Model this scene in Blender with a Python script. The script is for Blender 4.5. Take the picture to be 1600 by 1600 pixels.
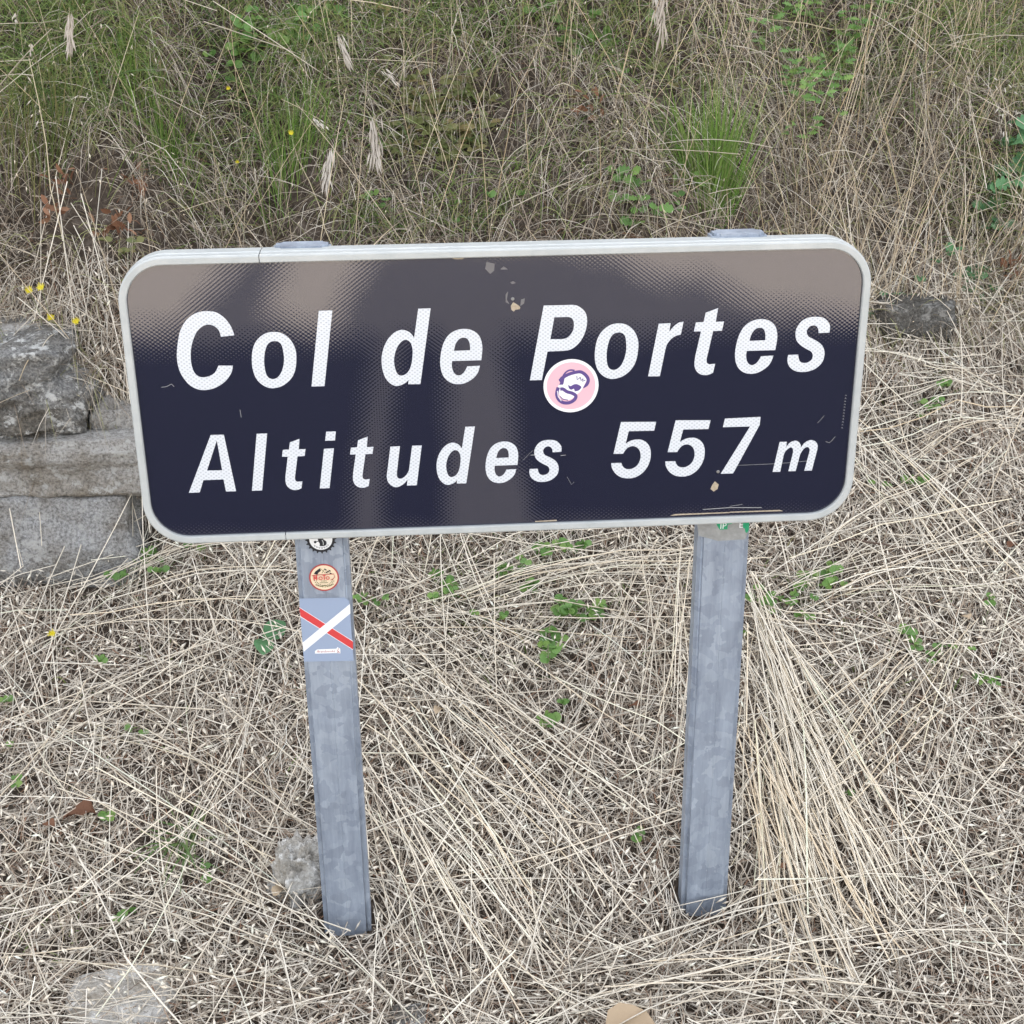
import bpy, bmesh, math, random
import numpy as np
from mathutils import Vector, Matrix, noise
from mathutils.geometry import tessellate_polygon

for o in list(bpy.data.objects):
    bpy.data.objects.remove(o)
scene = bpy.context.scene
COL = scene.collection
RNG = np.random.default_rng(7)
random.seed(7)

# ------------------------------------------------------------------ camera, sky, sun, exposure
CAM_P = np.array([-0.12397, -2.00216, 0.84553 + 0.83])
CAM_R = (1.18099537, 0.00973104, -0.07222194)
CAM_F = 2133.0 / 1600.0                       # focal length in picture widths
cd = bpy.data.cameras.new('camera')
cd.sensor_width = 36.0
cd.lens = 36.0 * CAM_F
cd.clip_start = 0.05
cd.clip_end = 500.0
cam = bpy.data.objects.new('camera', cd)
cam.location = CAM_P
cam.rotation_euler = CAM_R
COL.objects.link(cam)
scene.camera = cam

SUN_EL = math.radians(33.0)
world = bpy.data.worlds.new('World')
scene.world = world
world.use_nodes = True
wn = world.node_tree
wn.nodes.clear()
sky = wn.nodes.new('ShaderNodeTexSky')
sky.sky_type = 'NISHITA'
sky.sun_disc = False
sky.sun_elevation = SUN_EL
sky.sun_rotation = 0.0
sky.air_density = 1.0
sky.dust_density = 3.0
sky.ozone_density = 1.0
hs = wn.nodes.new('ShaderNodeHueSaturation')
hs.inputs['Saturation'].default_value = 0.27
bg = wn.nodes.new('ShaderNodeBackground')
bg.inputs['Strength'].default_value = 0.10
wo = wn.nodes.new('ShaderNodeOutputWorld')
wn.links.new(sky.outputs[0], hs.inputs['Color'])
wn.links.new(hs.outputs[0], bg.inputs[0])
wn.links.new(bg.outputs[0], wo.inputs[0])

sd = bpy.data.lights.new('sun', 'SUN')
sd.energy = 5.0
sd.angle = math.radians(0.5)
sd.color = (1.0, 0.93, 0.84)
sun = bpy.data.objects.new('sun', sd)
sun.rotation_euler = Vector((0.0, math.cos(SUN_EL), math.sin(SUN_EL))).to_track_quat('Z', 'Y').to_euler()
sun.location = (0, 30, 30)
COL.objects.link(sun)

vs = scene.view_settings
vs.view_transform = 'Standard'
vs.look = 'None'
vs.gamma = 1.0
vs.use_curve_mapping = False
vs.exposure = 2.88
scene.cycles.max_bounces = 4
scene.cycles.diffuse_bounces = 2

# ------------------------------------------------------------------ small helpers
def ss(a, b, v):
    t = np.clip((v - a) / (b - a), 0.0, 1.0)
    return t * t * (3 - 2 * t)

def smax(a, b, k):
    h = np.clip(0.5 + 0.5 * (a - b) / k, 0, 1)
    return b + (a - b) * h + k * h * (1 - h)

_w = np.random.default_rng(3)
WAVES = [(w, _w.uniform(0, 2 * np.pi), _w.uniform(0, 2 * np.pi), w2) for w, w2 in
         zip((0.55, 0.42, 0.33, 0.27, 0.2, 0.15, 0.11, 0.08), (1, .9, .8, .7, .5, .4, .3, .22))]

def wob(x, y):
    r = 0 * x
    for lam, th, ph, a in WAVES:
        r = r + a * np.sin(2 * np.pi / lam * (x * np.cos(th) + y * np.sin(th)) + ph)
    return r / 3.0

def crest(x):  # unseen hilltop, its bumps shaped to cast shadow on the road
    b1 = ss(-1.32, -1.2, x) * (1 - ss(-0.98, -0.86, x))
    b2 = ss(-0.54, -0.42, x) * (1 - ss(0.6, 2.1, x))
    return 7.0 + 2.4 * (b1 + b2) + 0.12 * np.sin(x * 2.1)

def G(x, y):
    """height of the ground at x, y"""
    x = np.asarray(x, float); y = np.asarray(y, float)
    yb = 1.15 + 0.35 * ss(0.5, 1.1, x)
    yy = np.maximum(y, 0)
    base = 0.36 * yy + 0.08 * yy * yy + 0.03 * ss(-0.4, 0.5, x) * ss(-0.2, 0.3, y)
    zb = 0.36 * yb + 0.08 * yb * yb
    z = smax(base, zb + 1.35 * (y - yb), 0.08)
    wl = ss(-0.62, -0.84, x)
    zl = np.minimum(base * 0.93, 0.345)
    zl = zl + (0.80 - zl) * ss(0.99, 1.09, y)
    zl = zl + np.maximum(0, 1.3 * (y - 1.12))
    z = z + (zl - z) * wl
    bankm = ss(1.0, 1.4, y)
    near = ss(7.0, 4.0, np.abs(x))
    z = z + wob(x, y) * (0.012 + 0.06 * bankm) * near * ss(-1.0, -0.5, y)
    h = crest(x)
    z = np.minimum(z, h - 0.22 * (y - 1.2 - h / 1.35))
    z = z - 0.06 * ss(-0.75, -1.25, y)
    return z

Rc = np.array(cam.rotation_euler.to_matrix())

def ray(px, py):
    return Rc @ np.array([(px - 800) / 1600 / CAM_F, -(py - 800) / 1600 / CAM_F, -1.0])

def plane(px, py, Y):
    d = ray(px, py)
    t = (Y - CAM_P[1]) / d[1]
    q = CAM_P + t * d
    return q[0], q[2]

def at(px, py):
    """where the ground lies that the photograph shows at this point"""
    d = ray(px, py)
    t = 1.4
    while t < 8:
        q = CAM_P + t * d
        if q[2] < G(q[0], q[1]):
            break
        t += 0.01
    return q

def mesh_from(name, verts, faces):
    me = bpy.data.meshes.new(name)
    me.from_pydata([tuple(v) for v in verts], [], faces)
    me.update()
    return me

def obj(name, me, mats=None, parent=None, smooth=False, mw=None):
    o = bpy.data.objects.new(name, me)
    COL.objects.link(o)
    if mats is not None:
        for m in (mats if isinstance(mats, (list, tuple)) else [mats]):
            if len(me.materials) < (len(mats) if isinstance(mats, (list, tuple)) else 1):
                me.materials.append(m)
    if smooth:
        me.polygons.foreach_set('use_smooth', [True] * len(me.polygons))
    if mw is not None:
        o.matrix_basis = mw
    if parent is not None:
        o.parent = parent
        o.matrix_parent_inverse = Matrix.Translation(-parent.location) if parent.type == 'EMPTY' else Matrix.Identity(4)
    return o

def thing(name, loc, label, cat, group=None):
    o = bpy.data.objects.new(name, None)
    o.location = loc
    o.empty_display_size = 0.05
    COL.objects.link(o)
    tag(o, label, cat, group)
    return o

def tag(o, label=None, cat=None, group=None, kind=None):
    if label: o['label'] = label
    if cat: o['category'] = cat
    if group: o['group'] = group
    if kind: o['kind'] = kind
    return o

# ------------------------------------------------------------------ materials
def mat(name):
    m = bpy.data.materials.new(name)
    m.use_nodes = True
    nt = m.node_tree
    return m, nt, nt.nodes['Principled BSDF']

def N(nt, kind, **kw):
    n = nt.nodes.new(kind)
    for k, v in kw.items():
        if k in n.inputs:
            n.inputs[k].default_value = v
        else:
            setattr(n, k, v)
    return n

def ramp(nt, fac, stops):
    r = nt.nodes.new('ShaderNodeValToRGB')
    e = r.color_ramp.elements
    while len(e) < len(stops):
        e.new(0.5)
    for el, (p, c) in zip(e, stops):
        el.position = p
        el.color = (*c, 1)
    nt.links.new(fac, r.inputs[0])
    return r.outputs[0]

def flat(name, c, rough=0.6, spec=0.4, metal=0.0):
    m, nt, b = mat(name)
    b.inputs['Base Color'].default_value = (*c, 1)
    b.inputs['Roughness'].default_value = rough
    b.inputs['Specular IOR Level'].default_value = spec
    b.inputs['Metallic'].default_value = metal
    return m

def noisy(name, scale, stops, rough=0.8, detail=6, bump=0.0, bscale=None, coord='Object', spec=0.3):
    m, nt, b = mat(name)
    tc = N(nt, 'ShaderNodeTexCoord')
    n = N(nt, 'ShaderNodeTexNoise', Scale=scale, Detail=detail, Roughness=0.65)
    nt.links.new(tc.outputs[coord], n.inputs['Vector'])
    nt.links.new(ramp(nt, n.outputs[0], stops), b.inputs['Base Color'])
    b.inputs['Roughness'].default_value = rough
    b.inputs['Specular IOR Level'].default_value = spec
    if bump:
        n2 = N(nt, 'ShaderNodeTexNoise', Scale=bscale or scale * 3, Detail=5)
        nt.links.new(tc.outputs[coord], n2.inputs['Vector'])
        bp = N(nt, 'ShaderNodeBump', Strength=bump, Distance=0.01)
        nt.links.new(n2.outputs[0], bp.inputs['Height'])
        nt.links.new(bp.outputs[0], b.inputs['Normal'])
    return m

def veg(name, trans=0.2, rough=0.65, spec=0.25, jitter=0.0, base=None):
    """dry or green blades: colour from the blade's own attribute or from base, some light through"""
    m, nt, b = mat(name)
    out = nt.nodes['Material Output']
    if base is None:
        a = N(nt, 'ShaderNodeAttribute', attribute_name='Col')
        col = a.outputs['Color']
    else:
        oi = N(nt, 'ShaderNodeObjectInfo')
        tc = N(nt, 'ShaderNodeTexCoord')
        no = N(nt, 'ShaderNodeTexNoise', Scale=90.0, Detail=3)
        nt.links.new(tc.outputs['Object'], no.inputs['Vector'])
        ad = N(nt, 'ShaderNodeMath', operation='MULTIPLY_ADD')
        nt.links.new(no.outputs[0], ad.inputs[0])
        ad.inputs[1].default_value = 0.6
        nt.links.new(oi.outputs['Random'], ad.inputs[2])
        ml = N(nt, 'ShaderNodeMath', operation='MULTIPLY')
        nt.links.new(ad.outputs[0], ml.inputs[0])
        ml.inputs[1].default_value = 0.62
        col = ramp(nt, ml.outputs[0], [(0.1, base[0]), (0.55, base[1]), (0.95, base[2])])
    nt.links.new(col, b.inputs['Base Color'])
    b.inputs['Roughness'].default_value = rough
    b.inputs['Specular IOR Level'].default_value = spec
    if trans:
        t = N(nt, 'ShaderNodeBsdfTranslucent')
        nt.links.new(col, t.inputs['Color'])
        mx = N(nt, 'ShaderNodeMixShader')
        mx.inputs[0].default_value = trans
        nt.links.new(b.outputs[0], mx.inputs[1])
        nt.links.new(t.outputs[0], mx.inputs[2])
        nt.links.new(mx.outputs[0], out.inputs['Surface'])
    return m

M = {}
M['straw'] = veg('dry_straw', 0.0, 0.6, 0.12)
M['blade'] = veg('grass_blade', 0.25, 0.5, 0.35)
M['leaf'] = veg('green_leaf', 0.3, 0.45, 0.4, base=((.09, .19, .045), (.16, .3, .075), (.27, .38, .1)))
M['oak'] = veg('bluish_green_leaf', 0.25, 0.45, 0.4, base=((.08, .2, .085), (.12, .28, .12), (.18, .34, .15)))
M['olive'] = veg('olive_leaf', 0.25, 0.55, 0.3, base=((.11, .13, .045), (.19, .2, .075), (.3, .2, .1)))
M['deadleaf'] = veg('dead_leaf', 0.15, 0.7, 0.2, base=((.13, .06, .035), (.24, .12, .07), (.36, .21, .13)))
M['paleleaf'] = veg('pale_dead_leaf', 0.15, 0.7, 0.2, base=((.42, .31, .2), (.5, .38, .26), (.58, .46, .32)))
M['petal'] = veg('yellow_petal', 0.2, 0.5, 0.3, base=((.62, .5, .02), (.72, .6, .03), (.78, .68, .06)))
M['seed'] = veg('seed_head', 0.2, 0.6, 0.3, base=((.5, .43, .36), (.6, .54, .47), (.7, .64, .57)))
M['stem'] = flat('green_stem', (.2, .24, .09), .6)
M['drystem'] = flat('dry_stem', (.5, .42, .28), .55)
M['twig'] = noisy('twig_bark', 60, [(.3, (.06, .04, .03)), (.7, (.16, .11, .085))])

def ground_mat():
    m, nt, b = mat('soil_and_dry_ground')
    tc = N(nt, 'ShaderNodeTexCoord')
    n1 = N(nt, 'ShaderNodeTexNoise', Scale=28.0, Detail=9, Roughness=0.7)
    nt.links.new(tc.outputs['Object'], n1.inputs['Vector'])
    c1 = ramp(nt, n1.outputs[0], [(.3, (.028, .021, .016)), (.5, (.075, .058, .045)), (.7, (.16, .13, .105))])
    n2 = N(nt, 'ShaderNodeTexNoise', Scale=2.5, Detail=8, Roughness=0.7)
    nt.links.new(tc.outputs['Object'], n2.inputs['Vector'])
    c2 = ramp(nt, n2.outputs[0], [(.3, (.24, .19, .13)), (.6, (.36, .29, .21)), (.8, (.2, .2, .1))])
    sp = N(nt, 'ShaderNodeSeparateXYZ')
    nt.links.new(tc.outputs['Object'], sp.inputs[0])
    mr = N(nt, 'ShaderNodeMapRange')
    mr.inputs['From Min'].default_value = -1.2
    mr.inputs['From Max'].default_value = -2.2
    nt.links.new(sp.outputs['Y'], mr.inputs['Value'])
    mx = N(nt, 'ShaderNodeMix', data_type='RGBA')
    nt.links.new(mr.outputs[0], mx.inputs['Factor'])
    nt.links.new(c1, mx.inputs['A'])
    nt.links.new(c2, mx.inputs['B'])
    nt.links.new(mx.outputs['Result'], b.inputs['Base Color'])
    b.inputs['Roughness'].default_value = 0.95
    b.inputs['Specular IOR Level'].default_value = 0.1
    bp = N(nt, 'ShaderNodeBump', Strength=0.8, Distance=0.012)
    nt.links.new(n1.outputs[0], bp.inputs['Height'])
    nt.links.new(bp.outputs[0], b.inputs['Normal'])
    return m
M['ground'] = ground_mat()
M['road'] = noisy('pale_asphalt', 160, [(.35, (.3, .265, .235)), (.6, (.43, .385, .34)), (.75, (.52, .465, .41))], .85, 8, .4, 400)

def stone_mat(name, dark, mid, lite, lich, lscale):
    m, nt, b = mat(name)
    tc = N(nt, 'ShaderNodeTexCoord')
    big = N(nt, 'ShaderNodeTexNoise', Scale=9.0, Detail=6, Roughness=.6)
    fine = N(nt, 'ShaderNodeTexNoise', Scale=150.0, Detail=4, Roughness=.7)
    lic = N(nt, 'ShaderNodeTexNoise', Scale=lscale, Detail=7, Roughness=.75)
    for n in (big, fine, lic):
        nt.links.new(tc.outputs['Object'], n.inputs['Vector'])
    c = ramp(nt, fine.outputs[0], [(.34, dark), (.5, mid), (.66, lite)])
    c2 = ramp(nt, big.outputs[0], [(.35, (.62, .57, .5)), (.6, (1, 1, 1))])
    mu = N(nt, 'ShaderNodeMix', data_type='RGBA', blend_type='MULTIPLY')
    mu.inputs['Factor'].default_value = 1.0
    nt.links.new(c, mu.inputs['A'])
    nt.links.new(c2, mu.inputs['B'])
    lf = ramp(nt, lic.outputs[0], [(.54, (0, 0, 0)), (.6, (1, 1, 1))])
    mx = N(nt, 'ShaderNodeMix', data_type='RGBA')
    nt.links.new(lf, mx.inputs['Factor'])
    nt.links.new(mu.outputs['Result'], mx.inputs['A'])
    mx.inputs['B'].default_value = (*lich, 1)
    nt.links.new(mx.outputs['Result'], b.inputs['Base Color'])
    b.inputs['Roughness'].default_value = 0.9
    b.inputs['Specular IOR Level'].default_value = 0.2
    ad = N(nt, 'ShaderNodeMath', operation='ADD')
    nt.links.new(fine.outputs[0], ad.inputs[0])
    nt.links.new(lic.outputs[0], ad.inputs[1])
    bp = N(nt, 'ShaderNodeBump', Strength=1.0, Distance=.009)
    nt.links.new(ad.outputs[0], bp.inputs['Height'])
    nt.links.new(bp.outputs[0], b.inputs['Normal'])
    return m
M['darkener'] = noisy('darkener_surface', 200, [(.35, (.025, .025, .027)), (.7, (.06, .058, .056))], .8, 8, .4, 400)  # near-black surface of the sheets added for a darker sign reflection
M['granite'] = stone_mat('grey_granite', (.16, .155, .15), (.36, .355, .35), (.54, .535, .53), (.46, .45, .43), 30)
M['lichen'] = stone_mat('lichened_stone', (.1, .098, .094), (.23, .225, .215), (.38, .37, .35), (.6, .59, .56), 26)
M['darkstone'] = stone_mat('dark_weathered_stone', (.06, .057, .053), (.13, .125, .115), (.22, .21, .195), (.3, .29, .27), 20)
M['buff'] = stone_mat('buff_stone', (.19, .18, .165), (.39, .37, .345), (.54, .52, .49), (.48, .465, .435), 26)
M['pale'] = stone_mat('pale_limestone', (.45, .425, .39), (.62, .595, .555), (.75, .73, .69), (.78, .76, .72), 35)

def lattice(nt, tc):
    """prism cell lattice of the reflective sheeting: cos(pi x/a)cos(pi z/b) and its slopes"""
    sp = N(nt, 'ShaderNodeSeparateXYZ')
    nt.links.new(tc.outputs['Object'], sp.inputs[0])
    r = {}
    for ax, w in (('X', 0.0039), ('Z', 0.0030)):
        s = N(nt, 'ShaderNodeMath', operation='MULTIPLY')
        nt.links.new(sp.outputs[ax], s.inputs[0])
        s.inputs[1].default_value = math.pi / w
        for fn in ('SINE', 'COSINE'):
            f = N(nt, 'ShaderNodeMath', operation=fn)
            nt.links.new(s.outputs[0], f.inputs[0])
            r[ax + fn[0]] = f.outputs[0]
    def mul(a, b):
        k = N(nt, 'ShaderNodeMath', operation='MULTIPLY')
        nt.links.new(a, k.inputs[0]); nt.links.new(b, k.inputs[1])
        return k.outputs[0]
    return mul(r['XC'], r['ZC']), mul(r['XS'], r['ZC']), mul(r['XC'], r['ZS'])

def panel_mat():
    m, nt, b = mat('dark_reflective_sheeting')
    tc = N(nt, 'ShaderNodeTexCoord')
    c, sx, sz = lattice(nt, tc)
    b.inputs['Base Color'].default_value = (.010, .011, .028, 1)
    b.inputs['Roughness'].default_value = 0.015
    b.inputs['IOR'].default_value = 1.6
    b.inputs['Coat Weight'].default_value = 1.0
    b.inputs['Coat Roughness'].default_value = 0.01
    nz = N(nt, 'ShaderNodeTexNoise', Scale=9.0, Detail=2)
    nt.links.new(tc.outputs['Object'], nz.inputs['Vector'])
    comb = N(nt, 'ShaderNodeCombineXYZ')
    nt.links.new(sx, comb.inputs[0]); nt.links.new(sz, comb.inputs[2])
    sc = N(nt, 'ShaderNodeVectorMath', operation='SCALE')
    sc.inputs['Scale'].default_value = 0.011
    nt.links.new(comb.outputs[0], sc.inputs[0])
    sub = N(nt, 'ShaderNodeVectorMath', operation='SUBTRACT')
    nt.links.new(nz.outputs['Color'], sub.inputs[0])
    sub.inputs[1].default_value = (.5, .5, .5)
    sc2 = N(nt, 'ShaderNodeVectorMath', operation='SCALE')
    sc2.inputs['Scale'].default_value = 0.012
    nt.links.new(sub.outputs[0], sc2.inputs[0])
    ad = N(nt, 'ShaderNodeVectorMath', operation='ADD')
    nt.links.new(sc.outputs[0], ad.inputs[0]); nt.links.new(sc2.outputs[0], ad.inputs[1])
    g = N(nt, 'ShaderNodeNewGeometry')
    ad2 = N(nt, 'ShaderNodeVectorMath', operation='ADD')
    nt.links.new(ad.outputs[0], ad2.inputs[0]); nt.links.new(g.outputs['Normal'], ad2.inputs[1])
    nn = N(nt, 'ShaderNodeVectorMath', operation='NORMALIZE')
    nt.links.new(ad2.outputs[0], nn.inputs[0])
    nt.links.new(nn.outputs[0], b.inputs['Normal'])
    nt.links.new(nn.outputs[0], b.inputs['Coat Normal'])
    return m
M['panel'] = panel_mat()

def letter_mat():
    m, nt, b = mat('white_reflective_sheeting')
    tc = N(nt, 'ShaderNodeTexCoord')
    c, sx, sz = lattice(nt, tc)
    col = ramp(nt, c, [(.1, (.66, .68, .71)), (.6, (.47, .495, .53))])
    nt.links.new(col, b.inputs['Base Color'])
    b.inputs['Roughness'].default_value = 0.25
    return m
M['letter'] = letter_mat()

def galva_mat():
    m, nt, b = mat('galvanised_steel')
    tc = N(nt, 'ShaderNodeTexCoord')
    v = N(nt, 'ShaderNodeTexVoronoi', Scale=55.0)
    dn = N(nt, 'ShaderNodeTexNoise', Scale=30.0, Detail=4)
    nt.links.new(tc.outputs['Object'], dn.inputs['Vector'])
    mxv = N(nt, 'ShaderNodeMix', data_type='VECTOR')
    mxv.inputs['Factor'].default_value = 0.06
    nt.links.new(tc.outputs['Object'], mxv.inputs['A'])
    nt.links.new(dn.outputs['Color'], mxv.inputs['B'])
    nt.links.new(mxv.outputs['Result'], v.inputs['Vector'])
    sepc = N(nt, 'ShaderNodeSeparateColor')
    nt.links.new(v.outputs['Color'], sepc.inputs[0])
    c1 = ramp(nt, sepc.outputs[0], [(0, (.27, .305, .365)), (.6, (.315, .355, .42)), (1, (.365, .405, .465))])
    st = N(nt, 'ShaderNodeTexNoise', Scale=14.0, Detail=8, Roughness=.7)
    mp = N(nt, 'ShaderNodeMapping')
    mp.inputs['Scale'].default_value = (3.0, 3.0, .35)
    nt.links.new(tc.outputs['Object'], mp.inputs[0])
    nt.links.new(mp.outputs[0], st.inputs['Vector'])
    c2 = ramp(nt, st.outputs[0], [(.25, (.55, .57, .62)), (.55, (1, 1, 1)), (.72, (1.15, 1.15, 1.15))])
    mu = N(nt, 'ShaderNodeMix', data_type='RGBA', blend_type='MULTIPLY')
    mu.inputs['Factor'].default_value = 0.8
    nt.links.new(c1, mu.inputs['A']); nt.links.new(c2, mu.inputs['B'])
    nt.links.new(mu.outputs['Result'], b.inputs['Base Color'])
    b.inputs['Metallic'].default_value = 0.25
    rr = N(nt, 'ShaderNodeMapRange')
    rr.inputs['To Min'].default_value = .38
    rr.inputs['To Max'].default_value = .6
    nt.links.new(sepc.outputs[1], rr.inputs['Value'])
    nt.links.new(rr.outputs[0], b.inputs['Roughness'])
    bp = N(nt, 'ShaderNodeBump', Strength=.25, Distance=.002)
    nt.links.new(st.outputs[0], bp.inputs['Height'])
    nt.links.new(bp.outputs[0], b.inputs['Normal'])
    return m
M['galva'] = galva_mat()
M['frame'] = noisy('painted_aluminium', 25, [(.3, (.40, .42, .415)), (.6, (.47, .485, .475)), (.8, (.52, .53, .52))], .38, 8, .05, 200, spec=.5)
M['white'] = flat('white_print', (.82, .82, .82), .35)
M['pink'] = flat('pink_print', (.72, .44, .5), .35)
M['purple'] = flat('purple_print', (.1, .06, .22), .35)
M['black'] = flat('black_print', (.02, .02, .025), .4)
M['red'] = flat('red_print', (.62, .06, .06), .35)
M['darkred'] = flat('dark_red_print', (.4, .06, .055), .4)
M['cream'] = flat('cream_print', (.78, .62, .43), .4)
M['greyblue'] = flat('grey_blue_print', (.3, .36, .48), .4)
M['olivep'] = flat('olive_print', (.12, .13, .05), .4)
M['greenp'] = flat('green_print', (.02, .3, .14), .4)
M['gum'] = noisy('old_glue', 80, [(.3, (.24, .24, .23)), (.7, (.36, .36, .35))], .7)
M['tan'] = noisy('bare_primer', 200, [(.3, (.3, .24, .17)), (.7, (.5, .42, .31))], .8)
M['dull'] = flat('dull_scuff', (.16, .15, .15), .7)
M['rust'] = flat('zinc_bolt', (.3, .29, .28), .45, .5, .6)

# ------------------------------------------------------------------ ground, road
def axis(a0, f0, f1, a1, step, n):
    fine = np.arange(f0, f1 + step / 2, step)
    lo = f0 - (f0 - a0) * (np.linspace(0, 1, n)[1:] ** 2.2)
    hi = f1 + (a1 - f1) * (np.linspace(0, 1, n)[1:] ** 2.2)
    return np.concatenate([lo[::-1], fine, hi])
XS = axis(-70, -2.4, 3.0, 70, 0.022, 40)
YS = axis(-70, -1.4, 2.5, 60, 0.022, 46)
gx, gy = np.meshgrid(XS, YS)
gz = G(gx, gy)
nx, ny = len(XS), len(YS)
gv = np.stack([gx, gy, gz], -1).reshape(-1, 3)
ii = (np.arange(ny - 1)[:, None] * nx + np.arange(nx - 1)[None, :]).reshape(-1)
gq = np.stack([ii, ii + 1, ii + 1 + nx, ii + nx], 1)

def bulk(name, verts, quads, colors=None, mats=None, smooth=False, tris=None):
    me = bpy.data.meshes.new(name)
    verts = np.asarray(verts, np.float32)
    me.vertices.add(len(verts))
    me.vertices.foreach_set('co', verts.reshape(-1))
    loops = [np.asarray(quads, np.int32).reshape(-1)]
    tot = [np.full(len(quads), 4, np.int32)]
    if tris is not None and len(tris):
        loops.append(np.asarray(tris, np.int32).reshape(-1))
        tot.append(np.full(len(tris), 3, np.int32))
    loops = np.concatenate(loops); tot = np.concatenate(tot)
    me.loops.add(len(loops))
    me.loops.foreach_set('vertex_index', loops)
    me.polygons.add(len(tot))
    st = np.concatenate([[0], np.cumsum(tot)[:-1]]).astype(np.int32)
    me.polygons.foreach_set('loop_start', st)
    if smooth:
        me.polygons.foreach_set('use_smooth', np.ones(len(tot), bool))
    if colors is not None:
        ca = me.color_attributes.new('Col', 'FLOAT_COLOR', 'POINT')
        c4 = np.ones((len(verts), 4), np.float32)
        c4[:, :3] = colors
        ca.data.foreach_set('color', c4.reshape(-1))
    me.update()
    me.validate()
    if mats: me.materials.append(mats)
    o = bpy.data.objects.new(name, me)
    COL.objects.link(o)
    return o

tag(bulk('ground', gv, gq, None, M['ground'], True), kind='structure')
rv = []
rx = np.linspace(-70, 70, 57)
for x in rx:
    rv += [(x, -1.5, -.056), (x, -2.0, -.035), (x, -4.2, -.02), (x, -6.6, -.035), (x, -7.0, -.056)]
rf = [[i * 5 + j, (i + 1) * 5 + j, (i + 1) * 5 + j + 1, i * 5 + j + 1][::-1] for i in range(56) for j in range(4)]
tag(obj('road', mesh_from('road', rv, rf), M['road']), kind='structure')
for x0, x1 in ((-1.9, -.38), (-.27, -.06), (.22, 2.3)):     # dark sheets added on the road to darken the sign's reflection
    tag(obj('reflection_darkener', mesh_from('reflection_darkener', [(x0, -2.05, -.028), (x1, -2.0, -.028), (x1 + .06, -4.2, -.015), (x1 + .02, -4.3, -.0152), (x0 - .03, -4.3, -.0152), (x0 + .04, -4.2, -.015)],
        [[0, 5, 2, 1], [5, 4, 3, 2]][::1]), M['darkener']), kind='structure')

# ------------------------------------------------------------------ road sign
Z0 = 0.83                                     # lower inner edge of the face
HW, HH = 0.55, 0.43027                        # half width, height of the dark face
RAD = 0.058

def rrect(x0, x1, z0, z1, r, n=10):
    pts = []
    for cx, cz, a0 in ((x1 - r, z1 - r, 0), (x0 + r, z1 - r, 90), (x0 + r, z0 + r, 180), (x1 - r, z0 + r, 270)):
        for k in range(n + 1):
            a = math.radians(a0 + 90 * k / n)
            pts.append((cx + r * math.cos(a), cz + r * math.sin(a)))
    return pts

sign = thing('road_sign', (0, 0.05, 0), 'black rectangular mountain pass sign with white italic lettering on two steel posts', 'road sign')

# face panel
pr = rrect(-HW - .004, HW + .004, Z0 - .004, Z0 + HH + .004, RAD)
n = len(pr)
pv = [(x, 0.0, z) for x, z in pr] + [(x, 0.0025, z) for x, z in pr]
pf = [list(range(n))] + [[k + n for k in range(n)][::-1]] + [[k, k + n, (k + 1) % n + n, (k + 1) % n] for k in range(n)]
panel = obj('panel', mesh_from('panel', pv, pf), M['panel'], sign)
bm = bmesh.new(); bm.from_mesh(panel.data); bmesh.ops.recalc_face_normals(bm, faces=bm.faces); bm.to_mesh(panel.data); bm.free()

# aluminium edge profile in two lengths that butt at two joints
PROF = [(-.001, .0035), (-.001, -.0045), (.0005, -.0062), (.0085, -.0062), (.0105, -.0048), (.0112, -.002),
        (.0112, .014), (.0122, .016), (.0122, .030), (.0112, .032), (.0112, .048), (.0105, .0500), (-.006, .0500)]
path = []
def seg(p, q, k):
    return [(p[0] + (q[0] - p[0]) * i / k, p[1] + (q[1] - p[1]) * i / k) for i in range(k)]
def frame_path():
    x0, x1, z0, z1, r = -HW, HW, Z0, Z0 + HH, RAD
    JT, JB = -.3521, -.3453
    def arc(cx, cz, a0):
        return [((cx + r * math.cos(math.radians(a0 + 90 * k / 12)), cz + r * math.sin(math.radians(a0 + 90 * k / 12))),
                 (math.cos(math.radians(a0 + 90 * k / 12)), math.sin(math.radians(a0 + 90 * k / 12)))) for k in range(13)]
    left = [((JT - .0006, z1), (0, 1))] + arc(x0 + r, z1 - r, 90) + arc(x0 + r, z0 + r, 180) + [((JB - .0006, z0), (0, -1))]
    right = [((JB + .0006, z0), (0, -1))] + arc(x1 - r, z0 + r, 270) + arc(x1 - r, z1 - r, 0) + [((JT + .0006, z1), (0, 1))]
    return left, right
for piece in frame_path():
    v = []
    for (px, pz), (nx_, nz_) in piece:
        for u, y in PROF:
            v.append((px + nx_ * u, y, pz + nz_ * u))
    k = len(PROF)
    fcs = []
    for i in range(len(piece) - 1):
        for j in range(k - 1):
            fcs.append([i * k + j, (i + 1) * k + j, (i + 1) * k + j + 1, i * k + j + 1])
    me = mesh_from('frame', v, fcs)
    bm = bmesh.new(); bm.from_mesh(me); bmesh.ops.recalc_face_normals(bm, faces=bm.faces); bm.to_mesh(me); bm.free()
    obj('frame', me, M['frame'], sign)

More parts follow.
